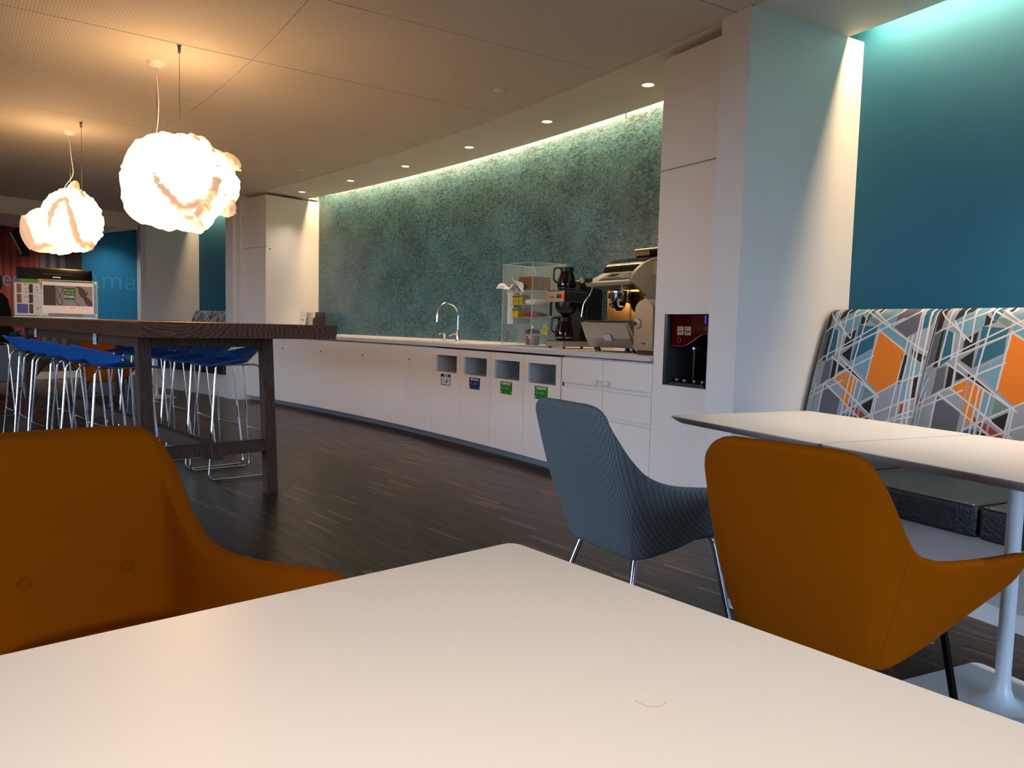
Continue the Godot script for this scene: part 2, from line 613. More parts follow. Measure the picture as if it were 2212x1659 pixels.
func build_floor() -> void:
	var s := structure("floor")
	var grain := noise_image(17, 0.05, 256, Color(0.72, 0.70, 0.68), Color(1, 1, 1), 0.5, 6.0, 3, 1.0)
	var m := mat(Color(1, 1, 1), 0.33, 0, 0.34)
	m.vertex_color_use_as_albedo = true
	m.albedo_texture = grain
	M.plank = m
	var d := Vector3(0.661, 0, 0.750)      # along the strips
	var q := Vector3(0.750, 0, -0.661)     # across them
	var b := MB.new()
	b.arc(15.6, 27.5, -58.6, -10.6, -0.12, -0.0035)
	part(s, "floor_slab", b, mat(Color(0.085, 0.06, 0.048), 0.6))
	var tones := []
	for k in 10:
		var t := float(k) / 9.0
		var base := Color(0.031, 0.0198, 0.0138).lerp(Color(0.110, 0.073, 0.049), pow(t, 1.7))
		tones.append(base)
	tones.append(Color(0.24, 0.163, 0.108))
	var wd := 0.0225
	var ln := 0.30
	var near := []
	var rest := MB.new()
	rest.colored = true
	var fx := 1617.376
	for j in range(-700, 700):
		var shift := rng.randf() * ln
		for i in range(-55, 30):
			var roll := rng.randf()
			var jit := rng.randf()
			var ce := d * (i * ln + shift) + q * (j * wd)
			var z := -ce.z
			if z < 0.45 or absf(ce.x) > 0.76 * z + 1.6:
				continue
			var pr := Vector2(ce.x - CX, ce.z - CZ)
			var rr := pr.length()
			var th := rad_to_deg(pr.angle())
			if rr > 25.86 and th > -53.0 or rr > 26.7 or th < -58.1:
				continue
			if th < -51.3 and rr < 24.6:
				continue
			var tone := int(pow(jit, 1.3) * 9.99)
			if roll > 0.955:
				tone = 10
			var px := 1106.0 + fx * ce.x / z
			var py := 707.0 + (px - 1106.0) * 0.025 + fx * 1.075 / z
			var clear := px > 420 and px < 2180 and (py < 1413.0 - 0.222 * px if px < 1100 else py < 1170.0 + 0.354 * (px - 1125.0))
			if clear:
				near.append([z, ce, tone])
			else:
				_strip(rest, ce, d, q, ln, wd, tones[tone])
	near.sort_custom(func(a, c): return a[0] < c[0])
	var meshes := []
	for t in tones.size():
		var one := MB.new()
		one.colored = true
		_strip(one, Vector3.ZERO, Vector3(1, 0, 0), Vector3(0, 0, 1), ln, wd, tones[t])
		meshes.append(one.mesh())
	for k in near.size():
		if k < 300:
			var o := part(s, "plank", meshes[near[k][2]], M.plank)
			o.transform = Transform3D(Basis(d, Vector3.UP, -q), near[k][1])
		else:
			_strip(rest, near[k][1], d, q, ln, wd, tones[near[k][2]])
	var ro := part(s, "planks_beyond", rest, M.plank)
	ro.set_meta("kind", "stuff")
	# brown carpet at the far end
	b = MB.new()
	b.arc(16.0, 24.6, -58.25, -51.3, -0.0035, 0.006)
	var c := part(self, "carpet", b, M.carpet)
	c.set_meta("kind", "structure")

func _strip(b: MB, ce: Vector3, d: Vector3, q: Vector3, ln: float, wd: float, col: Color) -> void:
	b.col = col
	var h := d * (ln / 2 - 0.0004)
	var w := q * (wd / 2 - 0.0004)
	var dn := Vector3(0, -0.0035, 0)
	var A := ce - h - w
	var B := ce + h - w
	var C := ce + h + w
	var D := ce - h + w
	var u := Vector2(ce.x * 0.37 + ce.z * 0.81, ce.z * 0.53 - ce.x * 1.7)
	var U := Vector2(ln * 2.0, 0)
	var V := Vector2(0, wd * 4.0)
	b.tri(A, B, C, Vector3.UP, Vector3.UP, Vector3.UP, u, u + U, u + U + V)
	b.tri(A, C, D, Vector3.UP, Vector3.UP, Vector3.UP, u, u + U + V, u + V)
	b.quad(A, B, B + dn, A + dn, -q)
	b.quad(D, C, C + dn, D + dn, q)
	b.quad(A, D, D + dn, A + dn, -d)
	b.quad(B, C, C + dn, B + dn, d)

func build_ceiling() -> void:
	var s := structure("ceiling")
	var b := MB.new()
	b.arc(15.6, 27.5, -58.6, -10.6, 2.95, 3.10)
	part(s, "roof_slab", b, M.frame_dark)
	b = MB.new()
	b.arc(15.6, 25.635, -58.6, -10.6, CEIL + 0.02, CEIL + 0.04)
	part(s, "panel_backing", b, M.frame_dark)
	# perforated panels
	var im := Image.create(128, 128, false, Image.FORMAT_RGB8)
	im.fill(Color(1, 1, 1))
	for y in 8:
		for x in 8:
			for dy in range(-2, 3):
				for dx in range(-2, 3):
					var rr := Vector2(dx, dy).length()
					if rr < 2.4:
						im.set_pixel(x * 16 + 8 + dx, y * 16 + 8 + dy, Color(0.58, 0.57, 0.56) if rr < 1.6 else Color(0.78, 0.77, 0.76))
	var pm := mat(Color(0.86, 0.82, 0.77), 0.8)
	pm.albedo_texture = ImageTexture.create_from_image(im)
	M.panel = pm
	var thetas := [-54.3, -52.3, -49.45, -46.5, -43.65, -40.78, -37.95, -35.05, -32.25, -29.75, -27.0, -24.3, -21.5, -18.7, -15.9, -13.1, -11.0]
	var radii := [16.0, 17.9, 19.8, 21.75, 23.7, 25.625]
	for i in thetas.size() - 1:
		for j in radii.size() - 1:
			b = MB.new()
			b.ua = Vector3(cos(deg_to_rad(-37.0)), 0, sin(deg_to_rad(-37.0))) / 0.136
			b.ub = Vector3(-sin(deg_to_rad(-37.0)), 0, cos(deg_to_rad(-37.0))) / 0.136
			var g: float = 0.0035 / radii[j + 1] * 57.3
			b.arc(radii[j] + 0.0025, radii[j + 1] - (0.0025 if j < 4 else 0.0), thetas[i] + g, thetas[i + 1] - g, CEIL, CEIL + 0.015)
			part(s, "ceiling_panel", b, M.panel)
	# smooth soffits over the kitchen and the bench, cove gaps behind them
	var sm := mat(Color(0.90, 0.87, 0.83), 0.7)
	b = MB.new()
	b.arc(25.66, 26.35, -46.02, -31.22, CEIL, CEIL + 0.02)
	b.arc(25.66, 26.6, -48.0, -46.02, CEIL, CEIL + 0.02)
	b.arc(25.66, 26.6, -31.22, -29.9, CEIL, CEIL + 0.02)
	part(s, "kitchen_soffit", b, sm)
	b = MB.new()
	b.arc(25.632, 25.645, -54.3, -29.9, CEIL - 0.004, CEIL + 0.03)
	part(s, "edge_trim", b, mat(Color(0.86, 0.83, 0.79), 0.5))
	b = MB.new()
	b.arc(25.64, 26.38, -29.53, -11.0, CEIL, CEIL + 0.02)
	b.arc(25.64, 26.38, -53.3, -48.0, CEIL, CEIL + 0.02)
	b.arc(25.64, 27.5, -58.3, -53.3, CEIL, CEIL + 0.02)
	part(s, "bench_soffit", b, sm)
	b = MB.new()
	b.arc(25.635, 25.66, -54.3, -29.9, CEIL + 0.03, CEIL + 0.05)
	part(s, "shadow_gap", b, M.frame_dark)
	# small fittings
	for a in [[25.285, -33.897], [25.324, -42.23]]:
		var t := thing("sprinkler_head", "small white sprinkler cap in the perforated ceiling", "sprinkler", Transform3D(Basis(), pol(a[0], a[1], CEIL)), "sprinkler caps in the ceiling")
		b = MB.new()
		b.lathe([Vector2(0, -0.012), Vector2(0.03, -0.012), Vector2(0.042, -0.006), Vector2(0.045, 0.0)], 20)
		part(t, "cover_plate", b, M.white_plastic)
	var hk := thing("ceiling_hook", "short dark hook hanging from the soffit edge above the tiled wall", "hook", Transform3D(Basis(), pol(26.34, -33.58, CEIL)))
	b = MB.new()
	b.tube([Vector3(0, 0, 0), Vector3(0, -0.03, 0), Vector3(0.006, -0.042, 0)], 0.004, 8)
	part(hk, "hook", b, M.black)

func build_tiles() -> void:
	var s := structure("wall_tiled")
	var b := MB.new()
	b.colored = true
	var n1 := FastNoiseLite.new()
	n1.seed = 9
	n1.frequency = 0.9
	n1.fractal_octaves = 3
	var hh := 0.0155
	var ww := 0.027
	var rows := int((2.93 - 0.93) / hh)
	var t0 := -45.98
	var t1 := -31.23
	var dt := rad_to_deg(ww / RW)
	var cols := int((t1 - t0) / dt)
	var pal := [Color(0.030, 0.070, 0.084), Color(0.044, 0.112, 0.130), Color(0.060, 0.140, 0.155), Color(0.082, 0.145, 0.155), Color(0.046, 0.122, 0.168), Color(0.112, 0.172, 0.180)]
	for j in rows:
		var y := 0.93 + (j + 0.5) * hh
		var off := 0.5 * (j % 2) + rng.randf() * 0.25
		for i in cols + 1:
			var t := t0 + (i + off) * dt
			if t < t0 + dt * 0.5 or t > t1 - dt * 0.4:
				continue
			var k := n1.get_noise_2d(t * 0.45 * 2.0, y * 2.0)
			var pick := clampi(int((rng.randf() + k * 0.55) * 4.6), 0, 5)
			var cc: Color = pal[pick]
			cc = cc * (0.82 + 0.36 * rng.randf())
			b.col = Color(cc.r, cc.g, cc.b)
			var a := deg_to_rad(t)
			var X := Vector3(-sin(a), 0, cos(a))
			var Z := Vector3(-cos(a), 0, -sin(a))
			var o := Vector3(CX, y, CZ) - Z * RW
			var tx := (rng.randf() - 0.5) * 0.05
			var ty := (rng.randf() - 0.5) * 0.06
			var nn := (Z + X * tx + Vector3.UP * ty).normalized()
			var hx := X * (ww / 2 - 0.0011)
			var hy := Vector3.UP * (hh / 2 - 0.0011)
			var f := o + Z * 0.002
			var A := f - hx - hy - Z * (-tx * ww / 2 - ty * hh / 2) * 0.5
			var B := f + hx - hy - Z * (tx * ww / 2 - ty * hh / 2) * 0.5
			var C := f + hx + hy - Z * (tx * ww / 2 + ty * hh / 2) * 0.5
			var D := f - hx + hy - Z * (-tx * ww / 2 + ty * hh / 2) * 0.5
			b.quad(A, B, C, D, nn)
			var dn := Z * -0.006
			b.quad(A, B, B + dn, A + dn, Vector3.DOWN)
			b.quad(D, C, C + dn, D + dn, Vector3.UP)
			b.quad(A, D, D + dn, A + dn, -X)
			b.quad(B, C, C + dn, B + dn, X)
	var m := mat(Color(1, 1, 1), 0.22, 0, 0.55)
	m.vertex_color_use_as_albedo = true
	var o2 := part(s, "mosaic_tiles", b, m, "small teal and grey-green glass mosaic tiles")
	o2.set_meta("kind", "stuff")
# ------------------------------------------------------------------ kitchen
func _deg(w: float) -> float:
	return rad_to_deg(w / RD)

func base_cabinet(t0: float, t1: float, label: String, joints: Array, locks: Array) -> Node3D:
	var o := thing("base_cabinet", label, "cabinet", wall_xf(RD, (t0 + t1) / 2))
	var b := world_mb(o)
	b.arc(RD + 0.024, 26.46, t0 + 0.004, t1 - 0.004, 0.07, 0.875)
	part(o, "body", b, M.cabinet_in)
	b = world_mb(o)
	b.arc(25.81, 25.83, t0, t1, 0.0, 0.072)
	part(o, "toe_kick", b, M.toe)
	for k in joints.size() - 1:
		b = world_mb(o)
		var xf := b.xf * wall_xf(RD, (joints[k] + joints[k + 1]) / 2)
		b.xf = xf
		var w: float = deg_to_rad(joints[k + 1] - joints[k]) * RD
		b.bx(-w / 2 + 0.0015, w / 2 - 0.0015, 0.072, 0.868, -0.02, 0.0, 0.0012)
		var d := part(o, "door", b, M.cabinet)
		if locks[k]:
			b = MB.new()
			b.xf = xf
			b.lathe([Vector2(0, 0.009), Vector2(0.006, 0.009), Vector2(0.009, 0.006), Vector2(0.009, 0)], 16, Vector3(-w / 2 + 0.05, 0.739, 0), Basis(Vector3(1, 0, 0), PI / 2))
			part(d, "lock", b, M.steel_dark, "small round steel cam lock")
	return o

func bin_cabinet(t0: float, tm: float, t1: float, label: String, kinds: Array) -> void:
	var o := thing("waste_cabinet", label, "cabinet", wall_xf(RD, tm))
	var b := world_mb(o)
	b.arc(26.0, 26.46, t0 + 0.004, t1 - 0.004, 0.07, 0.875)
	part(o, "body", b, M.cabinet_in)
	b = world_mb(o)
	b.arc(25.81, 25.83, t0, t1, 0.0, 0.072)
	part(o, "toe_kick", b, M.toe)
	for k in 2:
		var a := t0 if k == 0 else tm
		var e := tm if k == 0 else t1
		var xf: Transform3D = o.transform.affine_inverse() * wall_xf(RD, (a + e) / 2)
		var w: float = deg_to_rad(e - a) * RD
		var hx := 0.179
		var y0 := 0.655
		var y1 := 0.807
		b = MB.new()
		b.xf = xf
		b.bx(-w / 2 + 0.0015, w / 2 - 0.0015, 0.072, y0, -0.02, 0.0, 0.0008)
		b.bx(-w / 2 + 0.0015, w / 2 - 0.0015, y1, 0.868, -0.02, 0.0, 0.0008)
		b.bx(-w / 2 + 0.0015, -hx, y0, y1, -0.02, 0.0)
		b.bx(hx, w / 2 - 0.0015, y0, y1, -0.02, 0.0)
		var d := part(o, "door", b, M.cabinet)
		b = MB.new()
		b.xf = xf
		b.bx(-hx - 0.006, -hx, y0 - 0.006, y1 + 0.006, -0.26, -0.018)
		b.bx(hx, hx + 0.006, y0 - 0.006, y1 + 0.006, -0.26, -0.018)
		b.bx(-hx, hx, y1, y1 + 0.006, -0.26, -0.018)
		b.bx(-hx, hx, y0 - 0.006, y0, -0.26, -0.018)
		b.bx(-hx, hx, y0 - 0.006, y1 + 0.006, -0.262, -0.256)
		part(d, "chute", b, M.cabinet_in, "grey waste opening")
		sticker(d, xf, kinds[k])

func sticker(d: Node3D, xf: Transform3D, kind: String) -> void:
	var cols := {"TRASH": Color(0.78, 0.78, 0.78), "RECYCLE": Color(0.04, 0.11, 0.42), "COMPOST": Color(0.06, 0.46, 0.09)}
	var b := MB.new()
	b.xf = xf
	b.bx(-0.083, 0.083, 0.535, 0.636, 0.0, 0.0016)
	var lab := part(d, "waste_sign", b, mat(cols[kind], 0.45), "%s sign" % kind.to_lower())
	var ink := mat(Color(0.93, 0.93, 0.93), 0.5)
	var dark := mat(Color(0.04, 0.04, 0.04), 0.5)
	if kind == "TRASH":
		b = MB.new()
		b.xf = xf
		b.bx(-0.083, 0.083, 0.611, 0.636, 0.0016, 0.0022)
		b.bx(-0.083, -0.077, 0.535, 0.611, 0.0016, 0.0022)
		b.bx(0.077, 0.083, 0.535, 0.611, 0.0016, 0.0022)
		b.bx(-0.083, 0.083, 0.535, 0.540, 0.0016, 0.0022)
		b.bx(-0.06, -0.02, 0.585, 0.588, 0.0016, 0.0020)
		b.bx(-0.06, -0.03, 0.575, 0.577, 0.0016, 0.0020)
		b.bx(-0.06, -0.025, 0.565, 0.567, 0.0016, 0.0020)
		b.bx(0.04, 0.065, 0.590, 0.592, 0.0016, 0.0020)
		b.bx(0.045, 0.065, 0.578, 0.580, 0.0016, 0.0020)
		b.prism(PackedVector2Array([Vector2(0.0, 0.556), Vector2(0.02, 0.553), Vector2(0.03, 0.575), Vector2(0.038, 0.592), Vector2(0.025, 0.585), Vector2(0.008, 0.572)]), 0.0016, 0.0020)
		part(lab, "printing", b, dark)
		lettering(lab, "lettering", kind, 0.017, ink, xf * Transform3D(Basis(), Vector3(0, 0.6235, 0.0024)), 0.0008, "Droid Serif", 700)
	else:
		lettering(lab, "lettering", kind, 0.019, ink, xf * Transform3D(Basis(), Vector3(0, 0.619, 0.0018)), 0.0008, "Droid Serif", 700)
		b = MB.new()
		b.xf = xf
		var soft := cols[kind].lerp(Color(0.9, 0.95, 0.95), 0.45) as Color
		for k in 5:
			var x := -0.056 + k * 0.028
			b.bx(x - 0.008, x + 0.007, 0.574, 0.576 + 0.022 * absf(sin(k * 2.1 + 1.0)), 0.0016, 0.002)
			b.bx(x - 0.005, x + 0.010, 0.582, 0.585, 0.0016, 0.002)
		b.bx(-0.02, 0.02, 0.546, 0.549, 0.0016, 0.002)
		part(lab, "printing", b, mat(soft, 0.5))
		for sx in [-1.0, 1.0]:
			b = MB.new()
			b.xf = xf
			for k in 3:
				var an := TAU * k / 3.0 + PI / 2
				var c2 := Vector2(0.07 * sx, 0.551)
				var p := PackedVector2Array()
				for q in [[0.0085, -0.7], [0.0085, 0.5], [0.0105, 0.55], [0.007, 0.95], [0.004, 0.5], [0.0055, 0.45], [0.0055, -0.7]]:
					p.append(c2 + Vector2(cos(an + q[1]), sin(an + q[1])) * q[0])
				b.prism(p, 0.0016, 0.002)
			part(lab, "recycling_arrows", b, ink)

func build_kitchen() -> void:
	var J := []
	for k in 13:
		J.append(-45.04 + 1.061 * (k - 1))
	base_cabinet(-45.93, J[2], "white two-door base cabinet butting against the tall left cupboard", [-45.93, J[1], J[2]], [false, true])
	base_cabinet(J[2], J[4], "white two-door base cabinet second from the tall left cupboard", [J[2], J[3], J[4]], [false, true])
	base_cabinet(J[4], J[6], "white two-door base cabinet left of the sink, third from the cupboard", [J[4], J[5], J[6]], [false, true])
	base_cabinet(J[6], J[8], "white two-door base cabinet beside the trash opening", [J[6], J[7], J[8]], [false, true])
	bin_cabinet(J[8], J[9], J[10], "white waste cabinet with trash and recycle openings", ["TRASH", "RECYCLE"])
	bin_cabinet(J[10], J[11], J[12], "white waste cabinet with two compost openings", ["COMPOST", "COMPOST"])
	# drawers
	var tl := -33.37
	var tr := -31.215
	var tm := -32.30
	var o := thing("drawer_cabinet", "white cabinet of six drawers below the espresso machine", "cabinet", wall_xf(RD, tm))
	var b := world_mb(o)
	b.arc(RD + 0.03, 26.46, tl + 0.012, tr, 0.07, 0.875)
	part(o, "body", b, M.cabinet)
	b = world_mb(o)
	b.arc(25.81, 25.83, tl, tr, 0.0, 0.072)
	part(o, "toe_kick", b, M.toe)
	for k in 2:
		var a := tl + 0.022 if k == 0 else tm
		var e := tm if k == 0 else tr
		for r in [[0.072, 0.462], [0.490, 0.660], [0.690, 0.868]]:
			b = MB.new()
			b.xf = o.transform.affine_inverse() * wall_xf(RD, (a + e) / 2)
			var w: float = deg_to_rad(e - a) * RD
			b.bx(-w / 2 + 0.0015, w / 2 - 0.0015, r[0], r[1], -0.02, 0.0, 0.0012)
			part(o, "drawer", b, M.cabinet)
	b = MB.new()
	b.xf = o.transform.affine_inverse() * wall_xf(RD, tm)
	for sx in [-1.0, 1.0]:
		b.lathe([Vector2(0, 0.03), Vector2(0.017, 0.027), Vector2(0.021, 0.018), Vector2(0.012, 0.008), Vector2(0.012, 0)], 18, Vector3(0.062 * sx, 0.718, 0), Basis(Vector3(1, 0, 0), PI / 2))
	b.tube(rounded([Vector3(-0.06, 0.728, 0.016), Vector3(0, 0.726, 0.026), Vector3(0.06, 0.728, 0.016)], 0.02), 0.004, 8)
	b.tube(rounded([Vector3(-0.06, 0.708, 0.016), Vector3(0, 0.708, 0.026), Vector3(0.06, 0.708, 0.016)], 0.02), 0.004, 8)
	part(o, "child_latch", b, M.white_plastic, "white plastic child latch across two drawers")
	# worktop with the sink opening
	o = thing("worktop", "long pale stone worktop running the length of the tiled wall", "worktop", Transform3D(Basis(), pol(26.1, -38.5, 0.885)))
	b = world_mb(o)
	b.arc(25.689, 26.498, -45.93, -39.25, 0.885, 0.9165)
	b.arc(25.689, 26.498, -38.05, -31.215, 0.885, 0.9165)
	b.arc(25.689, 25.80, -39.25, -38.05, 0.885, 0.9165)
	b.arc(26.18, 26.498, -39.25, -38.05, 0.885, 0.9165)
	part(o, "slab", b, M.worktop)
	b = world_mb(o)
	b.arc(26.484, 26.498, -45.93, -31.215, 0.9165, 0.931)
	part(o, "upstand", b, M.worktop)
	o = thing("sink_basin", "stainless steel sink basin sunk into the worktop", "sink", Transform3D(Basis(), pol(26.0, -38.65, 0.72)))
	b = world_mb(o)
	b.arc(25.80, 26.18, -39.25, -38.05, 0.72, 0.725)
	b.arc(25.79, 25.80, -39.27, -38.03, 0.72, 0.884)
	b.arc(26.18, 26.19, -39.27, -38.03, 0.72, 0.884)
	b.arc(25.80, 26.18, -39.27, -39.25, 0.72, 0.884)
	b.arc(25.80, 26.18, -38.05, -38.03, 0.72, 0.884)
	part(o, "basin", b, M.steel)
	b = MB.new()
	b.lathe([Vector2(0, 0.012), Vector2(0.03, 0.010), Vector2(0.04, 0.006), Vector2(0.04, 0)], 20, Vector3(0, 0.005, 0))
	part(o, "drain", b, M.steel_dark)
	# tall cupboards
	o = thing("tall_cupboard", "tall white cupboard at the far end of the tiled wall", "cupboard", wall_xf(RD, -46.59))
	b = world_mb(o)
	b.arc(RD + 0.022, RW, -47.25, -45.94, 0.07, 2.708)
	part(o, "body", b, M.cabinet)
	b = world_mb(o)
	b.arc(25.81, 25.83, -47.25, -45.94, 0.0, 0.072)
	part(o, "toe_kick", b, M.toe)
	for r in [[0.072, 2.040], [2.048, 2.708]]:
		b = MB.new()
		var w2: float = deg_to_rad(1.32) * RD
		b.bx(-w2 / 2, w2 / 2 - 0.001, r[0], r[1], -0.02, 0.0, 0.0015)
		part(o, "door", b, M.cabinet)
	b = MB.new()
	b.bx(0.297, 0.312, 2.008, 2.022, -0.06, -0.045, 0.002)
	part(o, "catch", b, M.black)
	o = thing("tall_cupboard", "tall white cupboard with a drinks dispenser niche beside the column", "cupboard", wall_xf(RD, -30.607))
	b = world_mb(o)
	b.arc(RD + 0.022, RW, -31.205, -30.0, 0.07, 0.735)
	b.arc(RD + 0.022, RW, -31.205, -30.0, 1.195, 2.708)
	b.arc(26.2, RW, -31.205, -30.0, 0.735, 1.195)
	b.arc(RD + 0.022, 26.2, -31.205, -31.05, 0.735, 1.195)
	b.arc(RD + 0.022, 26.2, -30.15, -30.0, 0.735, 1.195)
	part(o, "body", b, M.cabinet)
	var hw: float = deg_to_rad(1.207) * RD / 2
	b = MB.new()
	b.bx(-hw, hw, 2.048, 2.708, -0.02, 0.0, 0.0015)
	part(o, "door", b, M.cabinet)
	b = MB.new()
	b.bx(-hw, hw, 0.012, 0.753, -0.02, 0.0)
	b.bx(-hw, hw, 1.178, 2.040, -0.02, 0.0)
	b.bx(-hw, -0.177, 0.753, 1.178, -0.02, 0.0)
	b.bx(0.182, hw, 0.753, 1.178, -0.02, 0.0)
	part(o, "front_panel", b, M.cabinet)
	b = MB.new()
	b.bx(-0.179, -0.177, 0.751, 1.180, -0.40, 0.002)
	b.bx(0.182, 0.184, 0.751, 1.180, -0.40, 0.002)
	b.bx(-0.179, 0.184, 1.178, 1.180, -0.40, 0.002)
	b.bx(-0.179, 0.184, 0.751, 0.753, -0.40, 0.002)
	part(o, "niche_lining", b, mat(Color(0.34, 0.36, 0.38), 0.4, 0.4), "brushed metal lining of the niche")
	dispenser(o.transform)

func dispenser(xf: Transform3D) -> void:
	var o := thing("drinks_dispenser", "glossy dark red drinks dispenser set in the cupboard niche", "dispenser", xf * Transform3D(Basis(), Vector3(0.02, 0.754, -0.15)))
	var b := MB.new()
	b.bx(-0.165, 0.158, 0.0, 0.42, -0.14, -0.10, 0.004)
	b.bx(0.135, 0.158, 0.0, 0.42, -0.10, 0.10, 0.004)
	part(o, "body", b, M.black_gloss)
	b = MB.new()
	var poly := PackedVector2Array([Vector2(-0.16, 0.42), Vector2(0.16, 0.42), Vector2(0.16, 0.315)])
	for k in 17:
		var t := float(k) / 16.0
		poly.append(Vector2(lerpf(0.155, -0.155, t), lerpf(0.312, 0.235, smoothstep(0.1, 0.75, t))))
	poly.append(Vector2(-0.165, 0.24))
	b.prism(poly, -0.10, 0.12)
	var red := mat(Color(0.26, 0.012, 0.014), 0.08)
	red.metallic_specular = 0.35
	part(o, "front_panel", b, red)
	var edge := []
	for k in 17:
		var t := float(k) / 16.0
		edge.append(Vector3(lerpf(0.155, -0.155, t), lerpf(0.312, 0.235, smoothstep(0.1, 0.75, t)), 0.121))
	b = MB.new()
	b.tube(edge, 0.0022, 6)
	part(o, "trim_line", b, M.chrome)
	for k in 2:
		b = MB.new()
		b.bx(-0.118 + k * 0.062, -0.066 + k * 0.062, 0.302, 0.353, 0.1205, 0.1215)
		var pl := part(o, "notice", b, mat(Color(0.62, 0.60, 0.44), 0.6))
		b = MB.new()
		b.bx(-0.112 + k * 0.062, -0.085 + k * 0.062, 0.341, 0.346, 0.1216, 0.122)
		b.bx(-0.112 + k * 0.062, -0.072 + k * 0.062, 0.319, 0.329, 0.1216, 0.122)
		b.bx(-0.108 + k * 0.062, -0.080 + k * 0.062, 0.308, 0.312, 0.1216, 0.122)
		part(pl, "printing", b, mat(Color(0.55, 0.10, 0.07) if k == 0 else Color(0.10, 0.10, 0.08), 0.6))
	for a in [[-0.10, 0.272, 0.016], [0.122, 0.345, 0.012]]:
		b = MB.new()
		var ring := []
		for k in 21:
			ring.append(Vector3(a[0] + cos(TAU * k / 20.0) * a[2], a[1] + sin(TAU * k / 20.0) * a[2], 0.1212))
		b.tube(ring, 0.0012, 5)
		part(o, "button_ring", b, mat(Color(0.55, 0.42, 0.42), 0.3))
	b = MB.new()
	b.bx(0.108, 0.112, 0.372, 0.419, 0.119, 0.1225)
	var blue := mat(Color(0.1, 0.2, 1.0), 0.3)
	blue.emission_enabled = true
	blue.emission = Color(0.10, 0.22, 1.0)
	blue.emission_energy_multiplier = 2.5
	part(o, "indicator_light", b, blue, "glowing blue indicator line")
	b = MB.new()
	b.tube([Vector3(-0.055, 0.02, 0.03), Vector3(-0.055, 0.225, 0.03)], 0.016, 16)
	part(o, "water_column", b, M.black_gloss)
	b = MB.new()
	b.lathe([Vector2(0, 0), Vector2(0.026, 0.0), Vector2(0.026, 0.012), Vector2(0.016, 0.018)], 20, Vector3(-0.055, 0.218, 0.03))
	part(o, "nozzle", b, M.chrome)
	b = MB.new()
	b.bx(-0.16, 0.135, 0.0, 0.018, -0.10, 0.14, 0.004)
	part(o, "drip_tray", b, M.steel_dark)
	for k in 4:
		b = MB.new()
		b.lathe([Vector2(0.016, 0.0), Vector2(0.021, 0.010), Vector2(0.017, 0.022), Vector2(0.006, 0.027), Vector2(0, 0.027)], 12, Vector3(-0.12 + k * 0.075, 0.018, 0.10 + 0.01 * (k % 2)))
		part(o, "tray_knob", b, M.steel_dark)

# ------------------------------------------------------------------ lights
func cove(called: String, label: String, r: float, t0: float, t1: float, n: int, energy: float) -> void:
	var o := thing(called, label, "light", Transform3D(Basis(), pol(r, (t0 + t1) / 2, 2.85)), "cove lights")
	var b := world_mb(o)
	b.arc(r - 0.012, r + 0.012, t0, t1, 2.858, 2.866)
	var m := mat(Color(1, 0.92, 0.8), 0.5)
	m.emission_enabled = true
	m.emission = Color(1.0, 0.84, 0.62)
	m.emission_energy_multiplier = 3.0
	part(o, "led_strip", b, m)
	b = world_mb(o)
	b.arc(r - 0.02, r + 0.02, t0, t1, 2.866, 2.885)
	part(o, "channel", b, M.steel)
	for k in n:
		var t := lerpf(t0, t1, (k + 0.5) / n)
		var l := AreaLight3D.new()
		l.name = "led_light"
		l.area_size = Vector2(deg_to_rad((t1 - t0) / n) * r, 0.03)
		l.light_color = Color(1.0, 0.86, 0.66)
		l.light_energy = energy
		l.shadow_enabled = true
		l.area_range = 12.0
		o.add_child(l, true)
		var w := wall_xf(r, t, 2.852)
		# -z of the light points down and a little to the wall
		var z := (Vector3.UP * 1.0 + w.basis.z * 0.12).normalized()
		var x := w.basis.x
		l.transform = o.transform.affine_inverse() * Transform3D(Basis(x, z.cross(x), z), w.origin)

func downlight(at: Vector3, label: String, group: String, energy: float, angle := 50.0) -> void:
	var o := thing("downlight", label, "light", Transform3D(Basis(), at), group)
	var b := MB.new()
	b.lathe([Vector2(0.040, 0.006), Vector2(0.044, -0.003), Vector2(0.058, -0.003), Vector2(0.062, 0.0)], 28)
	part(o, "trim_ring", b, M.white_plastic)
	b = MB.new()
	b.lathe([Vector2(0, -0.0035), Vector2(0.034, -0.0035), Vector2(0.040, -0.001)], 24)
	var m := mat(Color(1, 1, 1), 0.4)
	m.emission_enabled = true
	m.emission = Color(1.0, 0.88, 0.70)
	m.emission_energy_multiplier = 2.5
	part(o, "lamp_lens", b, m)
	var l := SpotLight3D.new()
	l.name = "lamp_beam"
	l.light_color = Color(1.0, 0.93, 0.85)
	l.light_energy = energy
	l.light_size = 0.035
	l.spot_angle = angle
	l.spot_range = 8.0
	l.spot_attenuation = 2.0
	l.shadow_enabled = true
	o.add_child(l, true)
	l.position = Vector3(0, -0.008, 0)
	l.rotation_degrees = Vector3(-90, 0, 0)

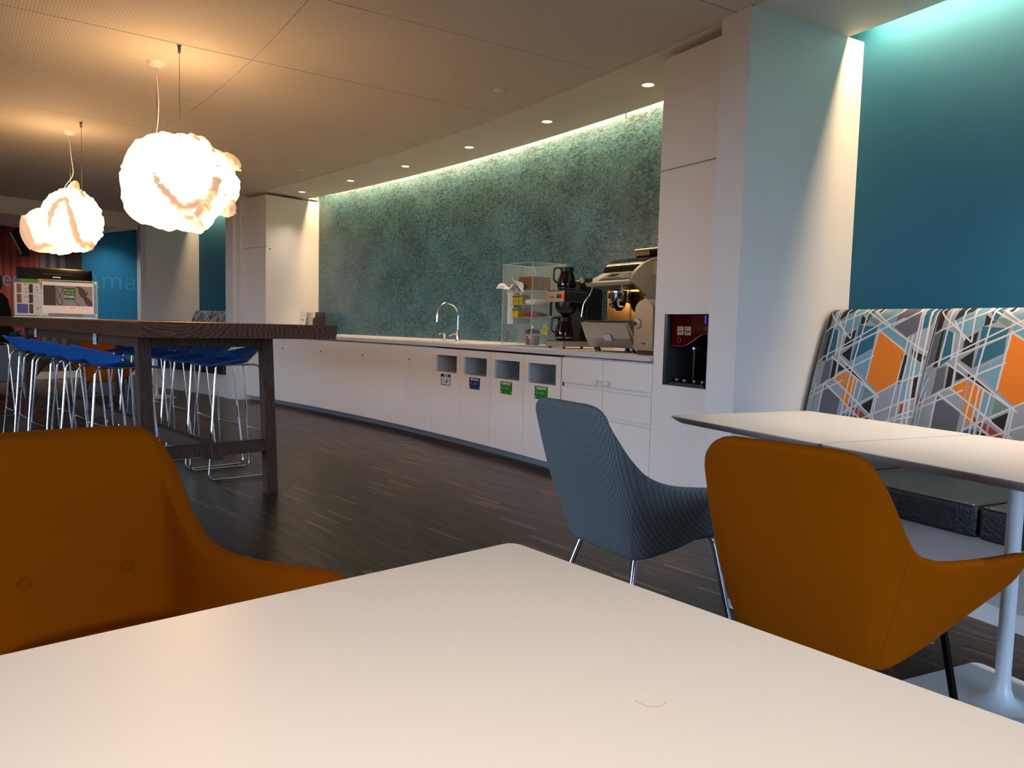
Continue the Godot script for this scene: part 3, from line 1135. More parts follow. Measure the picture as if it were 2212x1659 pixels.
func build_lights() -> void:
	cove("cove_light", "warm strip light hidden in the cove above the tiled kitchen wall", 26.372, -45.9, -31.25, 7, 1.5)
	cove("cove_light", "warm strip light hidden in the cove above the long bench wall", 26.402, -29.4, -11.2, 8, 2.4)
	cove("cove_light", "warm strip light hidden in the cove of the far alcove", 26.402, -53.2, -48.1, 2, 0.8)
	for k in 6:
		downlight(pol(26.02, -32.296 - k * 2.561, CEIL), "small round downlight above the worktop, %s from the dispenser cupboard" % ["first", "second", "third", "fourth", "fifth", "sixth"][k], "downlights above the worktop", 1.5)
	for t in [-27.0, -24.0, -21.0]:
		downlight(pol(25.95, t, CEIL), "small round recessed downlight in the soffit above the bench", "downlights above the bench", 3.5, 36.0)
	for p in [[Vector3(-0.18, CEIL, -0.28), 3.6, 42.0, "above the empty front table"], [Vector3(0.80, CEIL, 0.10), 2.6, 42.0, "behind the front table"], [Vector3(1.30, CEIL, -2.78), 2.4, 27.0, "above the bench table by the column"], [Vector3(1.62, CEIL, -2.05), 2.4, 27.0, "above the second bench table"]]:
		downlight(p[0], "small round recessed downlight in the perforated ceiling %s" % p[3], "downlights above the tables", p[1], p[2])
	for a in [[25.2, -57.0, 2.5], [24.0, -57.0, 2.5], [26.2, -57.0, CEIL]]:
		downlight(pol(a[0], a[1], a[2]), "small round recessed downlight washing the far end wall", "downlights at the far end wall", 2.6, 60.0)
	cloud_lamp(Vector3(-2.14, 1.94, -4.87), [Vector3(-2.375, CEIL, -5.031), Vector3(-2.085, CEIL, -4.714)], 0.0029, 0.0031,
		[[-28, 0, 94, 96, 92], [28, 44, 50, 55, 60], [68, 4, 48, 66, 60], [-70, -30, 50, 58, 60], [10, -50, 60, 46, 60]],
		[[[20, 100], [50, 92], [68, 52], [71, 20], [60, -24], [38, -40], [0, -58], [-26, -38], [-46, -18], [-54, 2]], [[55, 77], [84, 68], [104, 52], [121, 38]], [[0, -70], [14, -78], [30, -66], [36, -50]], [[-30, 92], [10, 96], [36, 84]], [[84, -20], [104, -34], [104, -52], [88, -58]]],
		[[26, -74, 19, 27, 34, 0.35], [92, -42, 17, 20, 26, -0.3], [100, 54, 24, 13, 22, -0.6], [40, -50, 22, 16, 60, 0.3], [-84, -58, 16, 24, 30, 0.4]],
		"larger crumpled white cloud pendant lamp over the near end of the bar table", 5)
	cloud_lamp(Vector3(-4.03, 1.94, -6.76), [Vector3(-4.069, CEIL, -6.935), Vector3(-3.763, CEIL, -6.584)], 0.0036, 0.0041,
		[[17, -2, 68, 68, 66], [-48, -28, 40, 46, 48], [20, 52, 18, 24, 26], [52, -3, 34, 50, 48], [-10, -50, 40, 26, 40]],
		[[[6, 41], [-13, 27], [-28, -3], [-31, -23]], [[6, 40], [17, -3], [27, -43], [39, -58], [48, -54]], [[20, 74], [34, 62], [46, 46]], [[-78, -10], [-84, -34], [-70, -60], [-40, -72]]],
		[[-74, -36, 16, 36, 40, 0.2], [-40, -62, 34, 13, 40, 0.1], [22, 66, 11, 18, 18, -0.3], [44, -54, 20, 14, 44, 0.3]],
		"smaller crumpled white cloud pendant lamp over the far end of the bar table", 8)

func cloud_lamp(at: Vector3, cables: Array, sx: float, sy: float, lobes: Array, folds: Array, puffs: Array, label: String, seed_: int) -> void:
	var to := Vector3(-at.x, 0, -at.z).normalized()
	var bas := Basis(Vector3(to.z, 0, -to.x), Vector3.UP, to)
	var o := thing("pendant_lamp", label, "pendant lamp", Transform3D(bas, at))
	var f := FastNoiseLite.new()
	f.seed = seed_
	f.frequency = 1.1
	f.fractal_octaves = 3
	var radius := func(dir: Vector3) -> float:
		var best := 0.08
		for l in lobes:
			var ce := Vector3(l[0] * sx, l[1] * sy, 0)
			var ra := Vector3(l[2] * sx, l[3] * sy, l[4] * sx)
			var oo := ce / ra
			var dd := dir / ra
			var A := dd.length_squared()
			var B := -oo.dot(dd)
			var C := oo.length_squared() - 1.0
			var disc := B * B - A * C
			if disc > 0.0:
				best = maxf(best, (-B + sqrt(disc)) / A)
		var k := 1.0 - absf(f.get_noise_3dv(dir * 1.7))
		var k2 := f.get_noise_3dv(dir * 5.0 + Vector3(4, 2, 1))
		return best * (0.90 + 0.12 * k + 0.06 * k2)
	var rows := []
	var nu := 44
	var nv := 72
	for i in nu + 1:
		var ph := PI * i / nu
		var line := PackedVector3Array()
		for j in nv:
			var th := TAU * j / nv
			var dir := Vector3(sin(ph) * cos(th), cos(ph), sin(ph) * sin(th))
			line.append(dir * radius.call(dir))
		rows.append(line)
	var b := MB.new()
	b.grid(rows, false, true, -1.0)
	var sm := mat(Color(0.95, 0.92, 0.88), 0.8)
	sm.emission_enabled = true
	sm.emission = Color(1.0, 0.80, 0.55)
	sm.emission_energy_multiplier = 5.8
	part(o, "lamp_shade", b, sm, "crumpled glowing white cloth shade")
	var fm := mat(Color(0.90, 0.80, 0.72), 0.85)
	fm.emission_enabled = true
	fm.emission = Color(1.0, 0.76, 0.56)
	fm.emission_energy_multiplier = 0.62
	for pu in puffs:
		var pr := []
		for i in 17:
			var ph := PI * i / 16.0
			var line := PackedVector3Array()
			for j in 24:
				var th := TAU * j / 24.0
				var dir := Vector3(sin(ph) * cos(th), cos(ph), sin(ph) * sin(th))
				var cr := 1.0 + 0.10 * sin(th * 7.0 + ph * 3.0) * sin(ph) + 0.12 * f.get_noise_3dv(dir * 2.0 + Vector3(pu[0], 0, 0))
				line.append(Basis(Vector3(0, 0, 1), pu[5]) * (dir * cr * Vector3(pu[2] * sx, pu[3] * sy, pu[4] * sx)) + Vector3(pu[0] * sx, pu[1] * sy, 0.02))
			pr.append(line)
		b = MB.new()
		b.grid(pr, false, true, -1.0)
		part(o, "shade_puff", b, fm, "gathered puff at the edge of the shade")
	for fo in folds:
		var keys := []
		for p in fo:
			keys.append(Vector3(p[0] * sx, p[1] * sy, 0))
		var path := smooth_path(keys, 5)
		var strip := []
		var cnt := path.size()
		for i in cnt:
			var p: Vector3 = path[i]
			# push onto the side of the shade that faces the room
			var q := p
			var z := 0.30
			for it in 14:
				var dir := Vector3(p.x, p.y, z).normalized()
				var rr: float = radius.call(dir)
				var lat := Vector2(p.x, p.y).length()
				if lat < rr * 0.985:
					z = sqrt(rr * rr - lat * lat)
				else:
					z *= 0.6
			q = Vector3(p.x, p.y, z)
			var nn := Vector3(p.x, p.y, z).normalized()
			var tan: Vector3 = (path[mini(i + 1, cnt - 1)] - path[maxi(i - 1, 0)]).normalized()
			var side := nn.cross(tan).normalized()
			var w := 0.030 * (0.35 + 0.65 * sin(PI * (0.08 + 0.84 * i / (cnt - 1)))) * (1.0 + 0.25 * sin(i * 2.3))
			var line := PackedVector3Array()
			for k in 9:
				var an := PI * (k / 8.0)
				line.append(q + side * (-cos(an) * w) + nn * (sin(an) * w * 0.75 - 0.006) + nn * (0.004 * sin(i * 3.1)))
			strip.append(line)
		b = MB.new()
		b.grid(strip)
		part(o, "shade_fold", b, fm, "rolled double edge of the shade")
	# cables, canopy, ceiling anchor, bulb
	b = MB.new()
	var c0: Vector3 = bas.inverse() * (cables[0] - at)
	var c1: Vector3 = bas.inverse() * (cables[1] - at)
	b.lathe([Vector2(0, -0.032), Vector2(0.012, -0.032), Vector2(0.035, -0.026), Vector2(0.055, -0.012), Vector2(0.062, 0.0)], 28, c0)
	part(o, "ceiling_canopy", b, M.white_plastic)
	b = MB.new()
	b.tube([c0 + Vector3(0, -0.03, 0), Vector3(c0.x, 0.05, c0.z)], 0.0018, 6)
	b.tube([c1 + Vector3(0, -0.02, 0), Vector3(c1.x, 0.05, c1.z)], 0.0018, 6)
	part(o, "suspension_wire", b, M.steel)
	b = MB.new()
	var sway := 0.05 if seed_ == 8 else 0.012
	b.tube(smooth_path([c0 + Vector3(-0.006, -0.03, 0), c0 + Vector3(0.01, -0.22, 0), c0 + Vector3(sway * 0.4, -0.38, 0), c0 + Vector3(-sway, -0.52, 0), Vector3(c0.x, 0.12, c0.z)], 6), 0.003, 6)
	part(o, "power_cord", b, M.white_plastic)
	b = MB.new()
	b.lathe([Vector2(0, -0.045), Vector2(0.008, -0.045), Vector2(0.010, -0.005), Vector2(0.015, 0.0)], 14, c1)
	part(o, "ceiling_anchor", b, M.steel)
	# the light of the glowing shade, just outside its upper and lower faces
	for e in [[Vector3(0, 0.36, 0), 0.18], [Vector3(0.05, -0.40, 0.05), 0.5]]:
		var l := OmniLight3D.new()
		l.name = "lamp_glow"
		l.light_color = Color(1.0, 0.80, 0.56)
		l.light_energy = e[1]
		l.light_size = 0.12
		l.omni_range = 12.0
		l.omni_attenuation = 2.0
		l.shadow_enabled = true
		o.add_child(l, true)
		l.position = e[0]
# ------------------------------------------------------------------ bench
func fill_poly(im: Image, p: PackedVector2Array, col: Color) -> void:
	var lo := 1e9
	var hi := -1e9
	for q in p:
		lo = minf(lo, q.y); hi = maxf(hi, q.y)
	for y in range(maxi(0, int(lo)), mini(im.get_height(), int(hi) + 1)):
		var xs := []
		for k in p.size():
			var a := p[k]
			var c := p[(k + 1) % p.size()]
			if (a.y <= y + 0.5) != (c.y <= y + 0.5):
				xs.append(a.x + (y + 0.5 - a.y) / (c.y - a.y) * (c.x - a.x))
		xs.sort()
		for k in range(0, xs.size() - 1, 2):
			var x0 := clampi(int(round(xs[k])), 0, im.get_width())
			var x1 := clampi(int(round(xs[k + 1])), 0, im.get_width())
			if x1 > x0:
				im.fill_rect(Rect2i(x0, y, x1 - x0, 1), col)

func line_poly(a: Vector2, b: Vector2, w: float) -> PackedVector2Array:
	var d := (b - a).normalized().orthogonal() * w / 2
	return PackedVector2Array([a + d, b + d, b - d, a - d])

# printed upholstery: straight white lines crossing over flat colours
func bench_print() -> ImageTexture:
	var W := 560
	var H := 840
	var im := Image.create(W, H, false, Image.FORMAT_RGB8)
	var lg := Color(0.52, 0.53, 0.57)
	var dg := Color(0.32, 0.32, 0.36)
	var bk := Color(0.02, 0.02, 0.025)
	var te := Color(0.08, 0.33, 0.42)
	var lb := Color(0.38, 0.53, 0.60)
	var og := Color(0.80, 0.42, 0.03)
	var ru := Color(0.55, 0.20, 0.05)
	var gn := Color(0.37, 0.46, 0.44)
	var wh := Color(0.72, 0.72, 0.72)
	im.fill(lg)
	# points were read in a picture of the cushion: x from 0 to 640 between its edges, y down from its top
	var S := func(x: float, y: float) -> Vector2:
		var yy := y - 75.0
		var xl := 165.0 - yy * 0.197
		var xr := 805.0 - yy * 0.181
		var u := (x - xl) / (xr - xl)
		return Vector2(u * W, yy / (615.0 + 75.0 * u) * 560.0)
	var P := func(pts: Array, col: Color) -> void:
		var q := PackedVector2Array()
		for p in pts:
			q.append(S.call(p[0], p[1]))
		fill_poly(im, q, col)
	# top band
	P.call([[165, 80], [215, 75], [190, 180], [150, 200]], bk)
	P.call([[215, 75], [270, 72], [240, 150], [195, 160]], lg)
	P.call([[270, 72], [400, 66], [330, 92], [250, 140]], bk)
	P.call([[250, 140], [310, 100], [300, 220], [245, 190]], lb)
	P.call([[310, 100], [395, 80], [375, 170], [300, 220]], lb)
	P.call([[400, 80], [460, 95], [430, 150]], te)
	P.call([[390, 110], [430, 150], [382, 168]], bk)
	P.call([[455, 68], [530, 64], [500, 105]], bk)
	P.call([[540, 100], [622, 66], [605, 145], [560, 172], [490, 110]], lb)
	P.call([[622, 66], [752, 66], [715, 130], [580, 175]], dg)
	P.call([[580, 178], [735, 85], [722, 200], [655, 242]], dg)
	P.call([[752, 66], [800, 70], [770, 180], [725, 200]], te)
	# left
	P.call([[150, 205], [190, 190], [165, 350], [118, 380]], dg)
	P.call([[190, 200], [205, 180], [180, 375], [160, 380]], bk)
	P.call([[205, 180], [252, 205], [242, 330], [185, 375]], te)
	P.call([[252, 205], [300, 230], [288, 320], [245, 330]], lg)
	P.call([[360, 195], [345, 278], [288, 312], [300, 235]], bk)
	P.call([[345, 290], [335, 382], [282, 340]], bk)
	P.call([[375, 170], [488, 180], [478, 215], [362, 278]], te)
	P.call([[362, 285], [478, 222], [468, 305], [342, 378]], te)
	P.call([[440, 130], [500, 130], [490, 180], [445, 150]], gn)
	P.call([[510, 150], [650, 255], [662, 318], [498, 195]], lb)
	P.call([[498, 200], [655, 332], [628, 502], [512, 562], [447, 490]], og)
	P.call([[342, 388], [412, 358], [396, 442]], lb)
	P.call([[420, 352], [467, 318], [440, 485], [398, 442]], lb)
	P.call([[235, 365], [262, 385], [245, 470], [218, 485]], bk)
	P.call([[270, 390], [318, 420], [264, 446]], bk)
	P.call([[180, 385], [222, 370], [210, 480], [155, 520]], dg)
	P.call([[320, 400], [430, 500], [425, 520], [318, 430]], bk)
	P.call([[318, 432], [242, 480], [302, 532]], og)
	P.call([[326, 442], [366, 475], [348, 610], [304, 575]], og)
	P.call([[370, 480], [384, 492], [370, 590], [356, 580]], og)
	P.call([[304, 575], [345, 605], [330, 660], [297, 615]], og)
	P.call([[388, 500], [430, 530], [400, 630], [370, 600]], lb)
	P.call([[440, 510], [505, 570], [420, 610]], gn)
	P.call([[190, 515], [240, 485], [305, 555], [285, 600]], lg)
	P.call([[178, 518], [288, 602], [265, 715], [148, 700]], dg)
	P.call([[118, 400], [140, 430], [120, 520], [85, 500]], lb)
	P.call([[85, 520], [105, 540], [95, 575], [65, 572]], ru)
	P.call([[118, 540], [175, 515], [148, 700], [100, 700]], lg)
	P.call([[345, 615], [362, 640], [345, 662], [335, 655]], ru)
	P.call([[368, 645], [402, 655], [396, 695], [365, 682]], ru)
	P.call([[412, 665], [462, 712], [456, 760], [400, 730]], ru)
	P.call([[488, 595], [466, 695], [412, 638]], bk)
	P.call([[500, 590], [622, 522], [610, 622], [495, 700]], lg)
	P.call([[640, 340], [668, 350], [640, 490], [622, 520]], bk)
	P.call([[675, 260], [690, 280], [680, 340], [660, 320]], lb)
	P.call([[690, 310], [750, 350], [735, 390], [690, 345]], bk)
	P.call([[680, 360], [735, 400], [715, 455], [665, 470]], lb)
	P.call([[700, 470], [722, 460], [700, 590], [680, 600]], bk)
	P.call([[645, 490], [690, 470], [665, 610], [635, 620]], lb)
	P.call([[640, 630], [660, 620], [650, 680], [630, 690]], ru)
	P.call([[290, 700], [330, 680], [310, 760], [280, 770]], te)
	P.call([[330, 685], [350, 680], [345, 780], [320, 780]], te)
	P.call([[360, 690], [395, 705], [385, 770], [350, 760]], bk)
	P.call([[470, 720], [580, 690], [560, 790], [470, 790]], lg)
	P.call([[520, 745], [585, 735], [575, 790], [510, 790]], bk)
	P.call([[40, 760], [300, 800], [260, 990], [0, 990]], te)
	P.call([[300, 820], [480, 790], [460, 990], [280, 990]], lb)
	P.call([[480, 800], [660, 770], [640, 990], [480, 990]], dg)
	for L in [[150, 205, 460, 66], [165, 80, 330, 250], [330, 250, 345, 80], [250, 140, 300, 240], [240, 330, 640, 130], [120, 380, 720, 30], [185, 375, 240, 72], [242, 340, 252, 200],
			[300, 60, 250, 480], [430, 66, 290, 720], [440, 66, 560, 170], [400, 75, 760, 330], [500, 190, 440, 490], [498, 200, 660, 330], [668, 240, 560, 790], [690, 230, 600, 790], [735, 70, 640, 770], [748, 70, 660, 770], [780, 66, 690, 700], [805, 70, 720, 560],
			[90, 560, 330, 425], [330, 425, 480, 350], [220, 355, 520, 590], [270, 355, 505, 575], [240, 480, 420, 640], [190, 510, 460, 760], [370, 470, 310, 790], [388, 490, 330, 790], [420, 500, 350, 790], [130, 500, 80, 700], [180, 515, 145, 705], [140, 430, 65, 590], [118, 400, 60, 700],
			[290, 690, 640, 490], [280, 770, 700, 590], [510, 570, 470, 790], [497, 580, 455, 790], [640, 500, 760, 440], [515, 745, 690, 660], [580, 175, 740, 80], [490, 105, 540, 66], [60, 600, 300, 490], [370, 600, 500, 720], [300, 800, 700, 690], [0, 990, 480, 780], [260, 990, 320, 780], [460, 990, 480, 780], [60, 760, 640, 990]]:
		fill_poly(im, line_poly(S.call(L[0], L[1]), S.call(L[2], L[3]), 7.0), wh)
	return ImageTexture.create_from_image(im)

func back_cushion(t0: float, t1: float, label: String, group := "") -> void:
	var tm := (t0 + t1) / 2
	var o := thing("back_cushion", label, "cushion", wall_xf(26.3, tm, 0.45), group)
	var w: float = deg_to_rad(t1 - t0) * 26.3 - 0.004
	var rows := []
	# profile from the seat up: front face, rounded top, down the back (z out into the room)
	var prof := [Vector2(0.20, 0.0), Vector2(0.19, 0.10), Vector2(0.16, 0.24), Vector2(0.125, 0.38), Vector2(0.085, 0.52), Vector2(0.04, 0.66), Vector2(0.018, 0.73), Vector2(0.0, 0.757), Vector2(-0.03, 0.772), Vector2(-0.06, 0.76), Vector2(-0.075, 0.73), Vector2(-0.06, 0.60)]
	for p in prof.size():
		var line := PackedVector3Array()
		for k in 15:
			var u := float(k) / 14.0
			var e := minf(u, 1 - u) * w
			var inset := 0.0
			if e < 0.025:
				inset = 0.025 - sqrt(maxf(0.0, 0.025 * 0.025 - pow(0.025 - e, 2)))
			var q: Vector2 = prof[p]
			var slope := Vector2(0.96, 0.25)
			line.append(Vector3((u - 0.5) * w, q.y - inset * slope.y * 0.5, q.x - inset * slope.x))
		rows.append(line)
	# the print runs down from the top edge; 840 texture rows stand for 0.885 m
	var vs := []
	for p in prof.size():
		vs.append(clampf((0.772 - prof[p].y) / 0.885 if p < 8 else 0.02 * (p - 7), 0.0, 1.0))
	var b := MB.new()
	b.grid(rows, false, false, -1.0, true, vs)
	var o2 := part(o, "cushion_cover", b, M.bench_print)
	b = MB.new()
	for s in [-1.0, 1.0]:
		var cen := Vector3(s * w / 2, 0.36, 0.03)
		for k in prof.size() - 1:
			var A := Vector3(s * w / 2, prof[k].y, prof[k].x - 0.024)
			var B := Vector3(s * w / 2, prof[k + 1].y, prof[k + 1].x - 0.024)
			b.tri(cen, A, B, Vector3(s, 0, 0), Vector3(s, 0, 0), Vector3(s, 0, 0))
	part(o, "side_panel", b, M.black)

func seat_cushion(t0: float, t1: float, label: String, group := "") -> void:
	var tm := (t0 + t1) / 2
	var o := thing("seat_cushion", label, "cushion", wall_xf(25.6, tm, 0.32), group)
	var w: float = deg_to_rad(t1 - t0) * 25.6 - 0.006
	var rows := []
	var h := 0.13
	var d := 0.56
	# rounded block: rings from bottom to top
	for k in 12:
		var t := float(k) / 11.0
		var y := 0.0
		var ins := 0.0
		if k < 3:
			y = 0.012 * (1 - cos(PI / 2 * k / 2.0)); ins = 0.012 * (1 - sin(PI / 2 * k / 2.0))
		elif k < 8:
			y = h - 0.025 + 0.025 * sin(PI / 2 * (k - 3) / 4.0); ins = 0.025 * (1 - cos(PI / 2 * (k - 3) / 4.0))
		else:
			y = h + 0.012 * sin(PI / 2 * (k - 7) / 4.0); ins = lerpf(0.025, 0.45, (k - 7) / 4.0)
		var line := PackedVector3Array()
		var m := 1.0 - ins / 0.5 if k >= 8 else 1.0
		for p in rrect(w, d, 0.02, 3):
			var q := p
			if k >= 8:
				q = (p - p.sign() * 0.025) * (1.0 - (k - 7) / 4.0)
			else:
				q = p - p.sign() * ins
			line.append(Vector3(q.x, y, q.y - d / 2))
		rows.append(line)
	var b := MB.new()
	b.grid(rows, false, true, 1.0)
	part(o, "cushion_cover", b, M.leather)
	b = MB.new()
	var pipe := []
	for p in rrect(w - 0.012, d - 0.012, 0.02, 3):
		pipe.append(Vector3(p.x, h - 0.008, p.y - d / 2))
	pipe.append(pipe[0])
	b.tube(pipe, 0.003, 6)
	part(o, "piping", b, M.leather)

func build_bench() -> void:
	M.bench_print = mat(Color(1, 1, 1), 0.85)
	M.bench_print.albedo_texture = bench_print()
	var o := thing("bench_base", "grey plaster bench base under the navy leather seats by the tables", "bench", Transform3D(Basis(), pol(26.0, -24.0)))
	var b := world_mb(o)
	b.arc(25.66, 26.5, -29.5, -18.0, 0.0, 0.318)
	part(o, "base", b, M.plaster)
	b = world_mb(o)
	b.arc(25.65, 25.66, -29.5, -18.0, 0.0, 0.07)
	part(o, "baseboard", b, M.white_metal)
	var j := [-29.46, -28.08, -26.6, -25.15, -23.7, -22.25, -20.8]
	var names := ["beside the white column", "second from the white column", "third from the white column", "fourth from the white column", "fifth from the white column", "sixth from the white column"]
	for k in 6:
		seat_cushion(j[k], j[k + 1], "navy leather seat cushion, %s" % names[k])
		back_cushion(j[k], j[k + 1], "patterned bench back cushion, %s" % names[k])
	# the far alcove has the same bench
	o = thing("bench_base", "white bench base in the far alcove behind the bar stools", "bench", Transform3D(Basis(), pol(26.0, -50.4)))
	b = world_mb(o)
	b.arc(25.66, 26.5, -53.0, -48.02, 0.0, 0.318)
	part(o, "base", b, M.paint)
	b = world_mb(o)
	b.arc(25.655, 25.66, -49.45, -49.2, 0.11, 0.19)
	part(o, "socket_plate", b, M.white_plastic, "white wall socket")
	for k in 3:
		seat_cushion(-52.7 + k * 1.55, -51.15 + k * 1.55, "navy leather seat cushion in the far alcove, %s from the far column" % ["first", "second", "third"][k], "far alcove seat cushions")
		back_cushion(-52.85 + k * 1.6, -51.25 + k * 1.6, "patterned back cushion in the far alcove, %s from the far column" % ["first", "second", "third"][k], "far alcove back cushions")

# ------------------------------------------------------------------ tables
func cafe_table(xf: Transform3D, label: String, group := "", size := 0.755) -> Node3D:
	var o := thing("cafe_table", label, "table", xf, group)
	var b := MB.new()
	var rows := []
	# thin edge on top, undercut below
	var prof := [[0.0, 0.712, 0.05], [0.0, 0.712, 0.05], [0.03, 0.713, 0.02], [0.018, 0.720, 0.02], [0.006, 0.730, 0.02], [0.001, 0.736, 0.02], [0.0, 0.738, 0.02], [0.001, 0.7395, 0.02], [0.003, 0.740, 0.02]]
	for k in prof.size():
		var line := PackedVector3Array()
		for p in rrect(size, size, 0.02, 5):
			var q: Vector2 = p - p.sign() * prof[k][0]
			if k == 0:
				q = p * 0.02
			elif k == 1:
				q = p - p.sign() * 0.045
			line.append(Vector3(q.x, prof[k][1], q.y))
		rows.append(line)
	b.grid(rows, false, true, -1.0)
	part(o, "edge", b, M.laminate_edge)
	b = MB.new()
	b.xf = Transform3D(Basis(Vector3(1, 0, 0), -PI / 2), Vector3.ZERO)
	b.prism(rrect(size - 0.005, size - 0.005, 0.019, 5), 0.7365, 0.7402)
	part(o, "table_top", b, M.laminate)
	b = MB.new()
	b.lathe([Vector2(0.095, 0.013), Vector2(0.06, 0.018), Vector2(0.035, 0.032), Vector2(0.024, 0.06), Vector2(0.0205, 0.10), Vector2(0.0205, 0.69), Vector2(0.028, 0.695), Vector2(0.028, 0.712)], 28)
	part(o, "column", b, M.white_metal)
	b = MB.new()
	b.xf = Transform3D(Basis(Vector3(1, 0, 0), -PI / 2), Vector3.ZERO)
	b.prism(rrect(0.43, 0.43, 0.03, 5), 0.004, 0.012)
	b.prism(rrect(0.422, 0.422, 0.028, 5), 0.012, 0.0145)
	part(o, "base_plate", b, M.white_metal)
	for sx in [-1, 1]:
		for sz in [-1, 1]:
			b = MB.new()
			b.lathe([Vector2(0, 0), Vector2(0.015, 0), Vector2(0.015, 0.004)], 12, Vector3(sx * 0.18, 0, sz * 0.18))
			part(o, "foot", b, M.black)
	return o

func xf_from(at: Vector3, xdir: Vector2) -> Transform3D:
	var x := Vector3(xdir.x, 0, xdir.y).normalized()
	return Transform3D(Basis(x, Vector3.UP, x.cross(Vector3.UP)), at)

# ------------------------------------------------------------------ chairs
func lounge_chair(xf: Transform3D, label: String, cover: Material, legs: Material, buttons: bool) -> Node3D:
	var o := thing("shell_chair", label, "chair", xf)
	var T := [Vector3(0, 0.80, 0.17), Vector3(0.07, 0.80, 0.169), Vector3(0.13, 0.799, 0.166), Vector3(0.172, 0.787, 0.158), Vector3(0.197, 0.757, 0.142), Vector3(0.209, 0.705, 0.114), Vector3(0.220, 0.63, 0.062), Vector3(0.234, 0.563, -0.005), Vector3(0.262, 0.532, -0.075), Vector3(0.300, 0.525, -0.155), Vector3(0.345, 0.526, -0.25), Vector3(0.380, 0.528, -0.335), Vector3(0.392, 0.522, -0.375)]
	var B := [Vector3(0, 0.292, 0), Vector3(0.05, 0.292, 0), Vector3(0.095, 0.292, -0.001), Vector3(0.128, 0.291, -0.003), Vector3(0.152, 0.290, -0.008), Vector3(0.168, 0.290, -0.018), Vector3(0.178, 0.291, -0.033), Vector3(0.187, 0.294, -0.058), Vector3(0.205, 0.305, -0.10), Vector3(0.240, 0.335, -0.175), Vector3(0.295, 0.395, -0.265), Vector3(0.350, 0.455, -0.345), Vector3(0.378, 0.492, -0.380)]
	var ft := smooth_path(T, 4)
	var fb := smooth_path(B, 4)
	var top := []
	var bot := []
	for k in range(ft.size() - 1, 0, -1):
		top.append(ft[k] * Vector3(-1, 1, 1)); bot.append(fb[k] * Vector3(-1, 1, 1))
	top.append_array(ft)
	bot.append_array(fb)
	var cnt := top.size()
	var rows := []
	var inner_line := []
	for i in cnt:
		var s := absf(2.0 * i / (cnt - 1) - 1.0)
		var tan: Vector3 = (top[mini(i + 1, cnt - 1)] + bot[mini(i + 1, cnt - 1)] - top[maxi(i - 1, 0)] - bot[maxi(i - 1, 0)])
		tan.y = 0
		tan = tan.normalized()
		var out := Vector3(-tan.z, 0, tan.x)
		if out.dot(Vector3(top[i].x, 0, top[i].z + 0.25)) < 0:
			out = -out
		var th := 0.026 * (1.0 - 0.25 * s)
		if s > 0.93:
			th *= sqrt(maxf(0.02, 1.0 - pow((s - 0.93) / 0.07, 2.0)))
		var up: Vector3 = (top[i] - bot[i]).normalized()
		var line := PackedVector3Array()
		for k in 9:       # outer face, bottom to top
			var t := k / 8.0
			line.append(bot[i].lerp(top[i], t) + out * (th + 0.022 * sin(PI * t) * (1 - s)))
		for k in 5:       # over the rim
			var an := PI * (k + 1) / 6.0
			line.append(top[i] + out * (cos(an) * th) + up * (sin(an) * th))
		for k in 9:       # inner face, top to bottom
			var t := 1.0 - k / 8.0
			line.append(bot[i].lerp(top[i], t) - out * (th + 0.012 * sin(PI * t) * (1 - s)) + out * (0.03 * sin(PI * t) * (1 - s)))
		for k in 3:
			var an := PI + PI * (k + 1) / 4.0
			line.append(bot[i] + out * (cos(an) * th) + up * (sin(an) * th))
		rows.append(line)
		inner_line.append(bot[i] - out * th * 0.8)
	var b := MB.new()
	b.grid(rows, false, true, 1.0)
	part(o, "shell", b, cover)
	# seat pad, filling the shell
	var sr := []
	var ring := []
	for z in [[-0.45, 0.20], [-0.43, 0.235], [-0.36, 0.262], [-0.27, 0.255], [-0.18, 0.225], [-0.10, 0.192], [-0.05, 0.168], [0.0, 0.135], [0.012, 0.09]]:
		ring.append(Vector2(z[1], z[0]))
	var outline := []
	for p in ring:
		outline.append(Vector2(p.x, p.y))
	for k in range(ring.size() - 1, -1, -1):
		outline.append(Vector2(-ring[k].x, ring[k].y))
	for lv in [[0.0, 0.335], [0.90, 0.328], [0.98, 0.345], [1.0, 0.375], [0.985, 0.395], [0.93, 0.412], [0.75, 0.422], [0.4, 0.424], [0.0, 0.424]]:
		var line := PackedVector3Array()
		for p in outline:
			line.append(Vector3(p.x * lv[0], lv[1] + 0.018 * clampf((-0.25 - p.y * lv[0]) / 0.2, 0, 1), -0.23 + (p.y + 0.23) * lv[0]))
		sr.append(line)
	b = MB.new()
	b.grid(sr, false, true, 1.0)
	part(o, "seat", b, cover)
	# stitched seams where the back meets the arms
	for sx in [-1.0, 1.0]:
		var seam := []
		var idx := 18
		for k in 9:
			var t := k / 8.0
			var line: PackedVector3Array = rows[(cnt - 1) / 2 + int(sx) * (idx + int(t * 9.0))]
			seam.append(line[k])
		b = MB.new()
		b.tube(smooth_path(seam, 3), 0.0016, 5)
		part(o, "seam", b, cover)
	if buttons:
		for sx in [-1.0, 1.0]:
			b = MB.new()
			var r: PackedVector3Array = rows[(cnt - 1) / 2 + int(sx) * 7]
			var c: Vector3 = r[18].lerp(r[19], 0.44)
			var nn := (c - r[4].lerp(r[3], 0.44)).normalized()
			b.lathe([Vector2(0, 0.006), Vector2(0.009, 0.005), Vector2(0.014, 0.001), Vector2(0.0155, -0.005)], 18, c, Basis(Quaternion(Vector3.UP, nn)))
			part(o, "button", b, cover)
